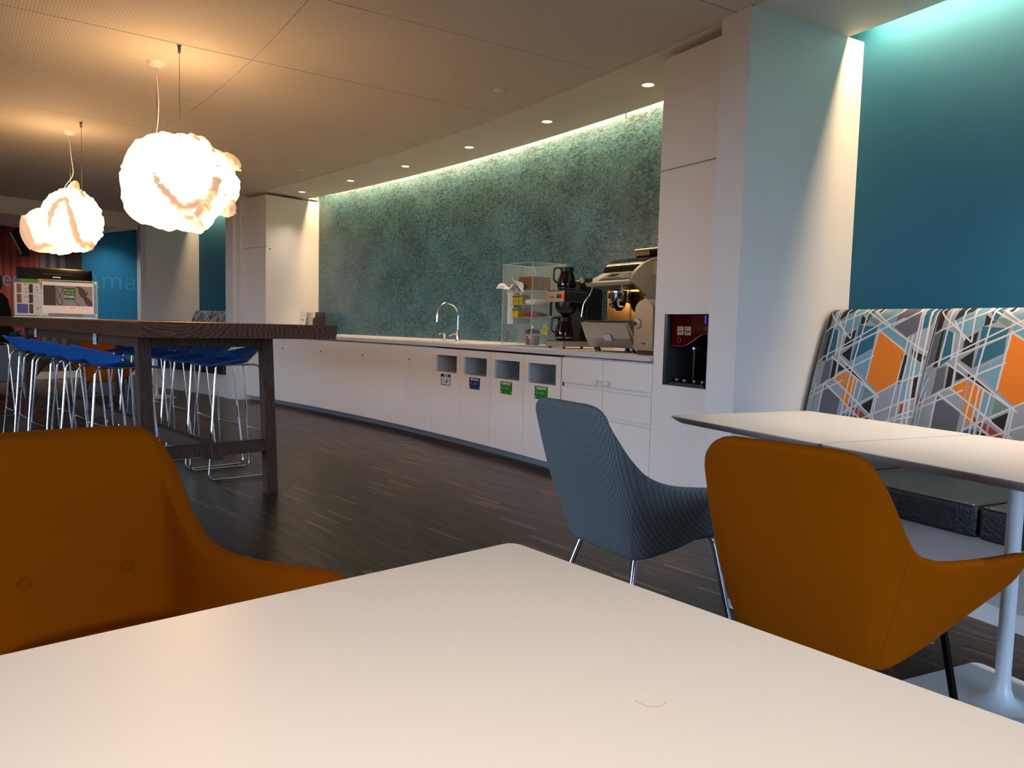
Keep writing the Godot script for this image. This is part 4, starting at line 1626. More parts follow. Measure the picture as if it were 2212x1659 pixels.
	for sx in [-1.0, 1.0]:
		b = MB.new()
		b.tube(rounded([Vector3(sx * 0.05, 0.315, -0.07), Vector3(sx * 0.15, 0.312, -0.045), Vector3(sx * 0.215, 0.0, 0.045)], 0.05, 5), 0.0105, 10)
		part(o, "leg", b, legs)
		b = MB.new()
		b.tube(rounded([Vector3(sx * 0.10, 0.325, -0.28), Vector3(sx * 0.225, 0.345, -0.335), Vector3(sx * 0.275, 0.0, -0.40)], 0.05, 5), 0.0105, 10)
		part(o, "leg", b, legs)
	return o

func build_lounge() -> void:
	# the table in front, then the two pushed together at the bench
	var k := Vector3(0.006, 0, -1.157)
	var dl := Vector3(-0.753, 0, 0.658)
	var dr := Vector3(0.654, 0, 0.757)
	cafe_table(xf_from(k + (dl + dr) * 0.38, Vector2(dr.x, dr.z)), "white square cafe table between the two orange chairs, empty top", "", 0.76)
	var hair := thing("hair_strand", "thin curved hair lying on the empty front table", "hair", Transform3D(Basis(), Vector3(0.132, 0.7402, -0.650)))
	var hb := MB.new()
	hb.tube(smooth_path([Vector3(-0.013, 0.0004, -0.006), Vector3(-0.008, 0.0004, 0.0), Vector3(-0.001, 0.0004, 0.004), Vector3(0.007, 0.0004, 0.003), Vector3(0.014, 0.0004, -0.003), Vector3(0.015, 0.0004, -0.007)], 4), 0.0003, 5)
	part(hair, "strand", hb, mat(Color(0.82, 0.70, 0.65), 0.5))
	var P1 := Vector3(0.633, 0, -2.989)
	var ta := Vector3(0.4229, 0, 0.9062)
	var na := Vector3(0.9062, 0, -0.4229)
	cafe_table(xf_from(P1 + (ta + na) * 0.3775, Vector2(ta.x, ta.z)), "white square cafe table at the bench end beside the white column")
	cafe_table(xf_from(P1 + ta * 0.7575 + (ta + na) * 0.3775, Vector2(ta.x, ta.z)), "white square cafe table at the bench, second from the white column")
	lounge_chair(Transform3D(Basis(Vector3.UP, deg_to_rad(-44.2)), Vector3(0.763, 0, -1.863)), "orange wool shell chair with dark legs, back to the viewer, at the bench table", M.orange, M.leg_dark, false)
	lounge_chair(Transform3D(Basis(Vector3.UP, deg_to_rad(-59.0)), Vector3(0.341, 0, -2.716)), "grey-blue ribbed fabric shell chair with chrome legs at the bench table", M.greyblue, M.chrome, false)
	lounge_chair(Transform3D(Basis(Vector3.UP, deg_to_rad(-136.6)), Vector3(-0.8825, 0, -1.5335)), "orange wool shell chair with two buttons on the backrest facing the front table", M.orange, M.leg_dark, true)

# ------------------------------------------------------------------ bar table and stools
func bar_xf() -> Transform3D:
	var A := Vector3(-1.833, 0, -3.68)
	var w := Vector3(0.736, 0, -0.677)
	var e := Vector3(0.677, 0, 0.736)
	return Transform3D(Basis(w, Vector3.UP, e), A + w * 0.5435 - e * 2.15)

func bar_stool(xf: Transform3D, label: String, group: String) -> Node3D:
	var o := thing("bar_stool", label, "stool", xf, group)
	# back towards local -x, frames on the z sides
	for s in [-1.0, 1.0]:
		var b := MB.new()
		var path := rounded([Vector3(0.15, 0.778, s * 0.155), Vector3(-0.15, 0.778, s * 0.155), Vector3(-0.215, 0.012, s * 0.20), Vector3(0.215, 0.012, s * 0.20), Vector3(0.15, 0.778, s * 0.155), Vector3(0.10, 0.778, s * 0.155)], 0.045, 4)
		b.tube(path, 0.0068, 8)
		var f := part(o, "side_frame", b, M.chrome, "bent chrome rod side frame")
		for x in [-0.15, 0.15]:
			b = MB.new()
			b.lathe([Vector2(0, 0), Vector2(0.009, 0), Vector2(0.009, 0.01)], 10, Vector3(x, 0, s * 0.20))
			part(f, "glide", b, M.black)
	var b2 := MB.new()
	b2.tube([Vector3(0.196, 0.27, -0.185), Vector3(0.196, 0.27, 0.185)], 0.006, 8)
	part(o, "footrest", b2, M.chrome)
	b2 = MB.new()
	b2.tube([Vector3(-0.193, 0.30, -0.183), Vector3(-0.193, 0.30, 0.183)], 0.006, 8)
	part(o, "crossbar", b2, M.chrome)
	# folded shell: pan that rises to a wide flaring back
	var rows := []
	for k in 17:
		var t := k / 16.0               # front to back along the centre line
		var line := PackedVector3Array()
		for j in 13:
			var u := j / 12.0 * 2.0 - 1.0
			var x := 0.0
			var y := 0.0
			var hw := 0.0
			var m := absf(u)
			if t < 0.55:
				var q := t / 0.55        # seat pan, its sides lifting towards the back
				x = lerpf(0.215, lerpf(-0.11, -0.03, m), q)
				y = 0.780 + 0.012 * q + 0.030 * q * pow(m, 2.0)
				hw = lerpf(0.185, 0.165, q)
			else:
				var q := (t - 0.55) / 0.45   # two flat facets that meet in a ridge behind
				x = lerpf(lerpf(-0.11, -0.03, m), lerpf(-0.235, -0.005, m), q)
				y = lerpf(0.792 + 0.030 * pow(m, 2.0), lerpf(0.915, 0.848, m), q)
				hw = lerpf(0.165, 0.205, q)
			line.append(Vector3(x, y, u * hw))
		rows.append(line)
	var b3 := MB.new()
	b3.grid(rows, false, false, -1.0)
	var low := []
	for r in rows:
		var line := PackedVector3Array()
		for p in r:
			line.append(p + Vector3(-0.004, -0.012, 0))
		low.append(line)
	b3.grid(low, false, false, 1.0)
	var n := rows.size() - 1
	for k in n:
		for j in [0, 12]:
			b3.quad(rows[k][j], rows[k + 1][j], low[k + 1][j], low[k][j], Vector3(0, 0, -1 if j == 0 else 1))
	for j in 12:
		b3.quad(rows[0][j], rows[0][j + 1], low[0][j + 1], low[0][j], Vector3(1, 0, 0))
		b3.quad(rows[n][j], rows[n][j + 1], low[n][j + 1], low[n][j], Vector3(-0.6, 0.8, 0))
	part(o, "seat_shell", b3, M.stool_blue, "blue folded seat shell with a low back")
	return o

func build_bar() -> void:
	var X := bar_xf()
	var o := thing("bar_table", "long dark wooden bar table with thick slab top and trestle legs", "table", X)
	# slab of two boards; edges lean in towards the underside
	for s in [-1.0, 1.0]:
		var x0: float = 0.0015 * s
		var x1: float = 0.5435 * s
		var b := MB.new()
		b.ua = Vector3(2.0, 0, 0)
		b.ub = Vector3(0, 0, 0.35)
		var z := 2.15
		var yb := 0.98
		var yt := 1.06
		var xb: float = x1 - 0.012 * s
		b.quad(Vector3(x0, yt, -z), Vector3(x1 - 0.006 * s, yt, -z), Vector3(x1 - 0.006 * s, yt, z - 0.005), Vector3(x0, yt, z - 0.005), Vector3.UP)
		b.quad(Vector3(x0, yb, -z), Vector3(xb, yb, -z), Vector3(xb, yb, z), Vector3(x0, yb, z), Vector3.DOWN)
		b.ua = Vector3(0, 2.0, 0)
		b.quad(Vector3(x1, yt - 0.008, -z), Vector3(x1, yt - 0.008, z), Vector3(xb, yb, z), Vector3(xb, yb, -z), Vector3(s, -0.15, 0).normalized())
		b.quad(Vector3(x1 - 0.006 * s, yt, -z), Vector3(x1 - 0.006 * s, yt, z), Vector3(x1, yt - 0.008, z), Vector3(x1, yt - 0.008, -z), Vector3(s, 0.8, 0).normalized())
		b.quad(Vector3(x0, yb, -z), Vector3(x0, yt, -z), Vector3(x0, yt, z), Vector3(x0, yb, z), Vector3(-s, 0, 0))
		var bo := part(o, "top_board", b, M.bar_wood, "thick dark board of the slab top")
		for e in [-1.0, 1.0]:
			b = MB.new()
			b.ua = Vector3(0.9, 0, 0)
			b.ub = Vector3(0, -11.0, 0)
			b.quad(Vector3(x0, yb, z * e), Vector3(xb, yb, z * e), Vector3(x1, yt - 0.006, z * e), Vector3(x0, yt - 0.006, z * e), Vector3(0, 0, e))
			b.quad(Vector3(x0, yt, (z - 0.005) * e), Vector3(x1 - 0.006 * s, yt, (z - 0.005) * e), Vector3(x1, yt - 0.006, z * e), Vector3(x0, yt - 0.006, z * e), Vector3(0, 0.8, e).normalized())
			part(bo, "end_grain", b, M.bar_end, "sawn end with growth rings")
	# legs lean outwards along the table
	for sx in [-1.0, 1.0]:
		for sz in [-1.0, 1.0]:
			var b := MB.new()
			var t := [Vector3(sx * 0.362, 0.98, sz * 1.60), Vector3(sx * 0.362, 0.0, sz * 1.68)]
			var rows := [[0.034, 0.98], [0.034, 0.0]]
			var q := []
			for k in 2:
				var h: float = rows[k][0]
				var c: Vector3 = t[k] + Vector3(0, 0, -sz * h)
				q.append([c + Vector3(-h, 0, -h), c + Vector3(h, 0, -h), c + Vector3(h, 0, h), c + Vector3(-h, 0, h)])
			var nn := [Vector3(0, 0, -1), Vector3(1, 0, 0), Vector3(0, 0, 1), Vector3(-1, 0, 0)]
			for k in 4:
				b.quad(q[0][k], q[0][(k + 1) % 4], q[1][(k + 1) % 4], q[1][k], nn[k])
			b.quad(q[1][0], q[1][1], q[1][2], q[1][3], Vector3.DOWN)
			part(o, "leg", b, M.bar_leg)
	var b4 := MB.new()
	for sx in [-1.0, 1.0]:
		b4 = MB.new()
		b4.box(Vector3(sx * 0.365, 0.944, 0), Vector3(0.03, 0.072, 3.06), 0.003)
		part(o, "side_apron", b4, M.bar_leg)
	for sz in [-1.0, 1.0]:
		b4 = MB.new()
		b4.box(Vector3(0, 0.947, sz * 1.575), Vector3(0.66, 0.066, 0.03), 0.003)
		part(o, "end_apron", b4, M.bar_leg)
		b4 = MB.new()
		b4.box(Vector3(0, 0.302, sz * 1.62), Vector3(0.66, 0.075, 0.05), 0.003)
		part(o, "end_stretcher", b4, M.bar_leg)
	b4 = MB.new()
	b4.box(Vector3(0, 0.30, 0), Vector3(0.072, 0.085, 3.46), 0.003)
	part(o, "long_stretcher", b4, M.bar_leg)
	for s in [[1.485, "near"], [3.34, "far"]]:
		b4 = MB.new()
		b4.box(Vector3(-0.387, 0.935, 2.15 - s[0]), Vector3(0.006, 0.075, 0.075), 0.003)
		var pl := part(o, "outlet_plate", b4, M.white_plastic, "white power outlet plate")
		b4 = MB.new()
		for dy in [-0.017, 0.017]:
			for dz in [-0.006, 0.006]:
				b4.box(Vector3(-0.3905, 0.935 + dy, 2.15 - s[0] + dz), Vector3(0.002, 0.008, 0.003))
		part(pl, "slots", b4, M.black)
	var near_s := [1.07, 1.68, 2.24, 2.76, 3.32]
	var far_s := [1.20, 1.69, 2.20, 2.75, 3.30]
	var turn := [4.0, -3.0, 5.0, 0.0, 2.0]
	var proto: Node3D = null
	for k in 5:
		var xf := X * Transform3D(Basis(Vector3.UP, deg_to_rad(turn[k])), Vector3(-0.3865, 0, 2.15 - near_s[k]))
		var lab: String = "blue bar stool on the outlet side of the bar, %s from the chairs" % ["first", "second", "third", "fourth", "fifth"][k]
		if k == 0:
			proto = bar_stool(xf, lab, "stools on the outlet side of the bar table")
		else:
			copy_thing(proto, xf, lab)
	for k in 5:
		var xf := X * Transform3D(Basis(Vector3.UP, PI + deg_to_rad(-turn[k] * 0.6)), Vector3(0.3865, 0, 2.15 - far_s[k]))
		copy_thing(proto, xf, "blue bar stool on the kitchen side of the bar, %s from the chairs" % ["first", "second", "third", "fourth", "fifth"][k], "stools on the kitchen side of the bar table")
# ------------------------------------------------------------------ things on the worktop
func build_counter_things() -> void:
	var Y := 0.9165
	var b: MB
	# mixer tap
	var o := thing("kitchen_tap", "tall chrome gooseneck tap at the sink against the tiles", "tap", wall_xf(26.27, -38.52, Y))
	b = MB.new()
	b.lathe([Vector2(0.026, 0), Vector2(0.026, 0.008), Vector2(0.020, 0.012), Vector2(0.020, 0.11), Vector2(0.016, 0.118), Vector2(0, 0.12)], 20)
	part(o, "tap_body", b, M.chrome)
	b = MB.new()
	var path := [Vector3(0, 0.10, 0), Vector3(0, 0.265, 0)]
	for k in range(1, 15):
		var a := PI * k / 15.0 * 1.06
		path.append(Vector3(0, 0.265 + 0.125 * sin(a), 0.125 - 0.125 * cos(a)))
	b.tube(path, 0.0125, 12)
	part(o, "spout", b, M.chrome)
	b = MB.new()
	var e: Vector3 = path[-1]
	b.tube([e, e + Vector3(0, -0.02, 0.002), e + Vector3(0, -0.075, 0.006)], 0.015, 12, 0.013)
	part(o, "spray_head", b, M.chrome)
	b = MB.new()
	b.tube([Vector3(-0.016, 0.075, 0.006), Vector3(-0.05, 0.082, 0.018)], 0.011, 10)
	b.tube([Vector3(-0.05, 0.082, 0.018), Vector3(-0.085, 0.055, 0.05)], 0.005, 8)
	part(o, "lever", b, M.chrome)
	o = thing("soap_pump", "short chrome soap pump beside the tap", "soap pump", wall_xf(26.27, -39.06, Y))
	b = MB.new()
	b.lathe([Vector2(0.020, 0), Vector2(0.020, 0.006), Vector2(0.011, 0.010), Vector2(0.010, 0.05), Vector2(0.013, 0.054), Vector2(0.013, 0.085), Vector2(0, 0.09)], 16)
	part(o, "pump_body", b, M.chrome)
	b = MB.new()
	b.tube(rounded([Vector3(0, 0.078, 0), Vector3(0, 0.08, 0.05), Vector3(0, 0.066, 0.065)], 0.015), 0.005, 8)
	part(o, "nozzle", b, M.chrome)
	# clear rack of tea things
	o = thing("acrylic_rack", "tall clear acrylic rack holding napkins and tea boxes", "rack", wall_xf(25.955, -35.445, Y))
	for s in [-1.0, 1.0]:
		b = MB.new()
		b.bx(s * 0.2125 - 0.003, s * 0.2125 + 0.003, 0.0, 0.70, -0.345, 0.0)
		part(o, "side_panel", b, M.acrylic)
	b = MB.new()
	b.bx(-0.2125, 0.2125, 0.0, 0.70, -0.351, -0.345)
	part(o, "back_panel", b, M.acrylic)
	for y in [0.0, 0.24, 0.35, 0.465]:
		b = MB.new()
		b.bx(-0.21 if y == 0.0 or y > 0.4 else -0.10, 0.21, y, y + 0.006, -0.345, -0.005)
		part(o, "shelf", b, M.acrylic_edge)
	b = MB.new()
	b.bx(-0.104, -0.098, 0.19, 0.465, -0.345, -0.005)
	b.bx(0.058, 0.062, 0.246, 0.465, -0.345, -0.005)
	part(o, "divider", b, M.acrylic)
	b = MB.new()
	for x in [-0.2125, 0.2125]:
		for z in [-0.348, 0.0]:
			b.bx(x - 0.0035, x + 0.0035, 0.0, 0.703, z - 0.003, z + 0.003)
	for z in [-0.348, 0.0]:
		b.bx(-0.2125, 0.2125, 0.697, 0.703, z - 0.003, z + 0.003)
	for x in [-0.2125, 0.2125]:
		b.bx(x - 0.003, x + 0.003, 0.697, 0.703, -0.345, 0.0)
	part(o, "polished_edge", b, M.acrylic_edge)
	var R := o.transform
	# napkins: crumpled sheets fanning out of the rack
	for k in 2:
		var t := thing("paper_napkin", ["white paper napkins bulging from the rack's top shelf", "single white paper napkin sticking up in front of the cardboard box"][k], "napkin", R * Transform3D(Basis(), Vector3(-0.125 if k == 0 else 0.03, 0.474, 0.0)))
		b = MB.new()
		var rows := []
		for i in 12:
			var line := PackedVector3Array()
			for j in 13:
				var u := i / 11.0
				var v := j / 12.0
				if k == 0:
					line.append(Vector3((v - 0.5) * 0.22 + 0.01 * sin(u * 9.0), 0.068 * sin(PI * clampf(u * 0.9 + 0.08, 0, 1)) * (0.75 + 0.3 * sin(v * 6.0 + 1.0)) + 0.010 * sin(v * 17.0) * u - 0.03 * u * u, 0.04 * cos(PI * u) + 0.016 * cos(v * 13.0 + u * 3.0)))
				else:
					line.append(Vector3((v - 0.5) * 0.055 + (u - 0.5) * 0.13 + 0.008 * sin(v * 8.0), 0.10 - 0.10 * u + 0.02 * sin(v * 5.0 + u * 4.0), 0.012 + 0.02 * sin(u * 4.0 + v * 3.0)))
			rows.append(line)
		b.grid(rows)
		part(t, "paper", b, M.paper)
	var t2 := thing("cardboard_box", "brown cardboard tea box with leaf print on the rack's top shelf", "box", R * Transform3D(Basis(), Vector3(0.09, 0.472, -0.12)))
	b = MB.new()
	b.bx(-0.10, 0.10, 0.0, 0.115, -0.10, 0.10, 0.002)
	part(t2, "carton", b, mat(Color(0.46, 0.31, 0.17), 0.8))
	b = MB.new()
	for p in [[0.03, 0.055, 0.015], [-0.03, 0.032, 0.013]]:
		var ring := []
		for k in 17:
			ring.append(Vector3(0.1006, p[1] + sin(TAU * k / 16.0) * p[2], p[0] + cos(TAU * k / 16.0) * p[2] * 0.8))
		b.tube(ring, 0.0018, 5)
	b.bx(0.1, 0.1012, 0.0, 0.115, -0.099, -0.088)
	part(t2, "leaf_print", b, mat(Color(0.66, 0.58, 0.45), 0.8))
	t2 = thing("paper_stack", "tall stack of white folded paper towels at the rack's left side", "paper towels", R * Transform3D(Basis(), Vector3(-0.15, 0.19, -0.17)))
	b = MB.new()
	for k in 28:
		b.bx(-0.045, 0.045 + 0.001 * sin(k * 5.0), k * 0.0099, k * 0.0099 + 0.0088, -0.11, 0.13 + 0.002 * sin(k * 3.7))
	part(t2, "sheets", b, M.paper)
	b = MB.new()
	b.bx(-0.05, 0.05, -0.19, -0.002, -0.02, 0.02)
	b.bx(-0.05, 0.05, -0.008, -0.001, -0.11, 0.13)
	part(t2, "stand", b, M.acrylic)
	var yellow := mat(Color(0.74, 0.66, 0.04), 0.5)
	for k in 5:
		var top := k < 3
		var x: float = [-0.074, -0.030, 0.022, -0.074, -0.030][k]
		t2 = thing("tea_box", ["yellow tea box with brown band on the upper tea shelf, beside the divider", "yellow tea box with brown band between two others on the upper tea shelf", "yellow tea box with brown band beside the flat white packet", "yellow tea box with green band on the lower tea shelf, beside the divider", "yellow tea box with green band beside the red packet"][k], "tea box", R * Transform3D(Basis(), Vector3(x, 0.357 if top else 0.247, -0.05)), "tea boxes on the upper tea shelf" if top else "tea boxes on the lower tea shelf")
		b = MB.new()
		b.bx(-0.0205, 0.0205, 0.0, 0.078, -0.05, 0.03, 0.001)
		part(t2, "carton", b, yellow)
		b = MB.new()
		if top:
			b.bx(-0.0185, 0.0185, 0.060, 0.0725, 0.0301, 0.0306)
		else:
			b.bx(-0.0185, 0.0185, 0.055, 0.0725, 0.0301, 0.0306)
		part(t2, "lid_band", b, mat(Color(0.42, 0.26, 0.04) if top else Color(0.16, 0.38, 0.08), 0.5))
		b = MB.new()
		b.bx(-0.011, 0.011, 0.026, 0.036, 0.0301, 0.0308)
		b.bx(-0.011, -0.004, 0.008, 0.0262, 0.0301, 0.0308)
		part(t2, "printing", b, mat(Color(0.70, 0.36, 0.05) if top else Color(0.80, 0.74, 0.40), 0.5))
	t2 = thing("snack_packet", "bright red packet lying on the rack's lower shelf", "packet", R * Transform3D(Basis(), Vector3(0.13, 0.246, -0.10)))
	b = MB.new()
	var rws := []
	for i in 7:
		var line := PackedVector3Array()
		for j in 13:
			var an := TAU * j / 12.0
			line.append(Vector3((i / 6.0 - 0.5) * 0.155, 0.027 + 0.026 * sin(an) * (0.4 + 0.6 * sin(PI * (0.1 + 0.8 * i / 6.0))) + 0.003 * sin(i * 3.0), 0.075 * cos(an)))
		rws.append(line)
	b.grid(rws, false, false)
	part(t2, "wrapper", b, mat(Color(0.78, 0.02, 0.03), 0.35))
	t2 = thing("paper_packet", "flat white packet lying on the rack's upper tea shelf", "packet", R * Transform3D(Basis(), Vector3(0.135, 0.357, -0.12)))
	b = MB.new()
	b.box(Vector3(0, 0.02, 0), Vector3(0.135, 0.04, 0.18), 0.012)
	part(t2, "wrapper", b, M.paper)
	t2 = thing("glass_jar", "glass jar of brown sugar with a round wooden lid", "jar", R * Transform3D(Basis(), Vector3(0.02, 0.008, -0.16)))
	b = MB.new()
	b.lathe([Vector2(0, 0.002), Vector2(0.056, 0.002), Vector2(0.064, 0.012), Vector2(0.065, 0.085), Vector2(0.058, 0.105)], 28)
	part(t2, "glass", b, M.glass)
	b = MB.new()
	b.lathe([Vector2(0, 0.006), Vector2(0.053, 0.006), Vector2(0.061, 0.015), Vector2(0.062, 0.083), Vector2(0, 0.088)], 28)
	part(t2, "sugar", b, mat(Color(0.50, 0.27, 0.10), 0.9))
	b = MB.new()
	b.lathe([Vector2(0.062, 0.103), Vector2(0.066, 0.108), Vector2(0.064, 0.122), Vector2(0.035, 0.140), Vector2(0.012, 0.146), Vector2(0, 0.147)], 28)
	var lid := part(t2, "lid", b, mat(Color(0.36, 0.12, 0.05), 0.5))
	b = MB.new()
	b.lathe([Vector2(0.004, 0.146), Vector2(0.004, 0.153), Vector2(0.010, 0.158), Vector2(0.010, 0.168), Vector2(0, 0.172)], 14)
	part(lid, "knob", b, M.chrome)
	coffee_brewer(wall_xf(26.0, -34.41, Y))
	espresso(wall_xf(25.95, -32.87, Y))
	milk_unit(wall_xf(25.87, -31.80, Y))
	# leaflets in the far corner
	o = thing("leaflet_holder", "dark leaflet holder with magazines in the worktop corner", "holder", wall_xf(26.28, -45.42, Y))
	b = MB.new()
	b.bx(-0.11, 0.13, 0.0, 0.01, -0.10, 0.06)
	b.bx(-0.11, 0.13, 0.01, 0.30, -0.10, -0.09)
	b.bx(-0.11, -0.10, 0.01, 0.22, -0.10, 0.06)
	b.bx(0.12, 0.13, 0.01, 0.22, -0.10, 0.06)
	part(o, "holder_body", b, mat(Color(0.20, 0.17, 0.17), 0.4))
	for k in 4:
		var m := thing("magazine", ["grey magazine at the back of the leaflet holder", "black magazine second from the back of the leaflet holder", "pale grey magazine third from the back of the leaflet holder", "short maroon magazine at the front of the leaflet holder"][k], "magazine", wall_xf(26.28, -45.42, Y) * Transform3D(Basis(Vector3(1, 0, 0), -0.12), Vector3(0.01 + 0.008 * k, 0.012, -0.070 + 0.030 * k)), "magazines in the leaflet holder")
		b = MB.new()
		b.bx(-0.10, 0.10, 0.0, 0.26 - 0.03 * k, -0.004, 0.004)
		part(m, "pages", b, mat([Color(0.34, 0.30, 0.30), Color(0.18, 0.16, 0.18), Color(0.42, 0.38, 0.37), Color(0.25, 0.18, 0.18)][k], 0.5))
	var br := wall_xf(26.22, -45.70, Y)
	o = thing("leaflet", "white and green leaflet propped against the tall cupboard side", "leaflet", br * Transform3D(Basis(Vector3(0, 0, 1), -0.10), Vector3(-0.02, 0.001, 0.02)))
	b = MB.new()
	b.bx(-0.075, 0.075, 0.0, 0.30, -0.002, 0.002)
	part(o, "sheet", b, M.paper)
	b = MB.new()
	b.prism(PackedVector2Array([Vector2(0.0, 0.0), Vector2(0.075, 0.0), Vector2(0.075, 0.17), Vector2(0.06, 0.10), Vector2(0.035, 0.04)]), 0.002, 0.0026)
	part(o, "green_print", b, mat(Color(0.42, 0.48, 0.18), 0.6))
	b = MB.new()
	b.bx(-0.055, 0.02, 0.185, 0.195, 0.002, 0.0026)
	part(o, "title_print", b, mat(Color(0.2, 0.2, 0.2), 0.6))
	o = thing("leaflet", "cream leaflet standing just right of the green and white one", "leaflet", br * Transform3D(Basis(Vector3(0, 0, 1), -0.06), Vector3(0.09, 0.001, -0.02)))
	b = MB.new()
	b.bx(-0.07, 0.07, 0.0, 0.29, -0.002, 0.002)
	part(o, "sheet", b, mat(Color(0.78, 0.74, 0.62), 0.8))
	b = MB.new()
	for k in 7:
		b.bx(-0.05, 0.05 - 0.012 * (k % 3), 0.05 + k * 0.027, 0.054 + k * 0.027, 0.002, 0.0026)
	part(o, "printing", b, mat(Color(0.52, 0.48, 0.40), 0.6))

func decanter(o: Node3D, at: Vector3, glass: Material, called: String) -> void:
	var b := MB.new()
	b.lathe([Vector2(0, 0.0), Vector2(0.060, 0.0), Vector2(0.070, 0.008), Vector2(0.076, 0.035), Vector2(0.074, 0.075), Vector2(0.060, 0.125), Vector2(0.048, 0.155), Vector2(0.046, 0.172), Vector2(0.053, 0.182), Vector2(0.050, 0.184), Vector2(0.0, 0.184)], 28, at)
	var d := part(o, called, b, glass, "dark coffee decanter")
	b = MB.new()
	b.lathe([Vector2(0.050, 0.150), Vector2(0.054, 0.152), Vector2(0.057, 0.184), Vector2(0.040, 0.190), Vector2(0, 0.190)], 24, at)
	part(d, "collar", b, M.black)
	b = MB.new()
	b.tube(rounded([at + Vector3(0, 0.178, 0.05), at + Vector3(-0.02, 0.180, 0.115), at + Vector3(-0.02, 0.075, 0.118), at + Vector3(0, 0.05, 0.077)], 0.03), 0.008, 10)
	part(d, "handle", b, M.black)
	b = MB.new()
	b.lathe([Vector2(0.0705, 0.010), Vector2(0.0745, 0.014), Vector2(0.0755, 0.020), Vector2(0.072, 0.022)], 28, at)
	part(d, "base_band", b, M.chrome)

func coffee_brewer(xf: Transform3D) -> void:
	var o := thing("coffee_brewer", "black and steel coffee brewer with decanters above and below", "coffee maker", xf)
	var b := MB.new()
	b.bx(-0.112, 0.112, 0.018, 0.060, -0.39, 0.0, 0.004)
	part(o, "base", b, M.silver)
	b = MB.new()
	b.bx(-0.10, 0.10, 0.060, 0.064, -0.20, -0.01)
	b.lathe([Vector2(0, 0.068), Vector2(0.068, 0.068), Vector2(0.07, 0.062)], 24, Vector3(0, 0, -0.10))
	part(o, "warmer_plate", b, M.black)
	b = MB.new()
	b.bx(-0.112, 0.112, 0.060, 0.555, -0.40, -0.235, 0.006)
	part(o, "tower", b, M.black)
	b = MB.new()
	b.bx(-0.112, 0.112, 0.372, 0.455, -0.235, -0.004, 0.004)
	part(o, "brew_head", b, M.steel_dark)
	b = MB.new()
	b.bx(-0.113, 0.113, 0.370, 0.457, -0.004, 0.002, 0.002)
	var f := part(o, "control_panel", b, M.silver)
	for k in 3:
		b = MB.new()
		b.bx(0.022 + k * 0.030, 0.044 + k * 0.030, 0.400, 0.432, 0.002, 0.007, 0.002)
		var m := mat([Color(0.03, 0.03, 0.03), Color(0.02, 0.16, 0.07), Color(0.75, 0.02, 0.04)][k], 0.3)
		if k == 2:
			m.emission_enabled = true
			m.emission = Color(1.0, 0.02, 0.05)
			m.emission_energy_multiplier = 0.8
		part(f, ["switch", "switch", "switch_light"][k], b, m)
	lettering(f, "maker_name", "BUNN", 0.014, M.black, Transform3D(Basis(), Vector3(-0.045, 0.412, 0.0022)), 0.0008, "Droid Serif", 700)
	b = MB.new()
	b.lathe([Vector2(0.088, 0.370), Vector2(0.088, 0.335), Vector2(0.075, 0.30), Vector2(0.030, 0.262), Vector2(0.014, 0.252), Vector2(0, 0.252)], 28, Vector3(0, 0, -0.11))
	part(o, "brew_funnel", b, M.black)
	b = MB.new()
	b.box(Vector3(-0.04, 0.315, 0.012), Vector3(0.022, 0.11, 0.016), 0.005)
	part(o, "funnel_handle", b, M.black)
	b = MB.new()
	b.bx(-0.108, 0.108, 0.457, 0.466, -0.23, -0.006, 0.003)
	part(o, "upper_warmer", b, M.black)
	var dark := mat(Color(0.07, 0.015, 0.012), 0.08)
	decanter(o, Vector3(0.0, 0.068, -0.10), dark, "lower_decanter")
	decanter(o, Vector3(0.0, 0.466, -0.11), M.black_gloss, "upper_decanter")
	for sx in [-0.09, 0.09]:
		for z in [-0.36, -0.03]:
			b = MB.new()
			b.lathe([Vector2(0.012, 0), Vector2(0.012, 0.02)], 10, Vector3(sx, 0, z))
			part(o, "foot", b, M.black)
	var tg := thing("price_tag", "yellow paper tag hanging from the lower decanter handle", "tag", xf * Transform3D(Basis(Vector3(0, 0, 1), -0.15), Vector3(-0.055, 0.11, 0.06)))
	b = MB.new()
	b.prism(PackedVector2Array([Vector2(-0.042, 0.0), Vector2(0.035, 0.0), Vector2(0.038, 0.068), Vector2(-0.028, 0.075)]), 0.0, 0.002)
	part(tg, "card", b, mat(Color(0.66, 0.64, 0.12), 0.7))
	b = MB.new()
	b.bx(-0.022, 0.020, 0.052, 0.056, 0.002, 0.0025)
	b.bx(-0.028, 0.024, 0.040, 0.044, 0.002, 0.0025)
	b.bx(-0.030, 0.020, 0.024, 0.028, 0.002, 0.0025)
	part(tg, "printing", b, mat(Color(0.30, 0.28, 0.08), 0.7))
	b = MB.new()
	b.tube([Vector3(0.0, 0.068, 0.001), Vector3(0.02, 0.10, 0.0)], 0.0012, 5)
	part(tg, "string", b, M.paper)

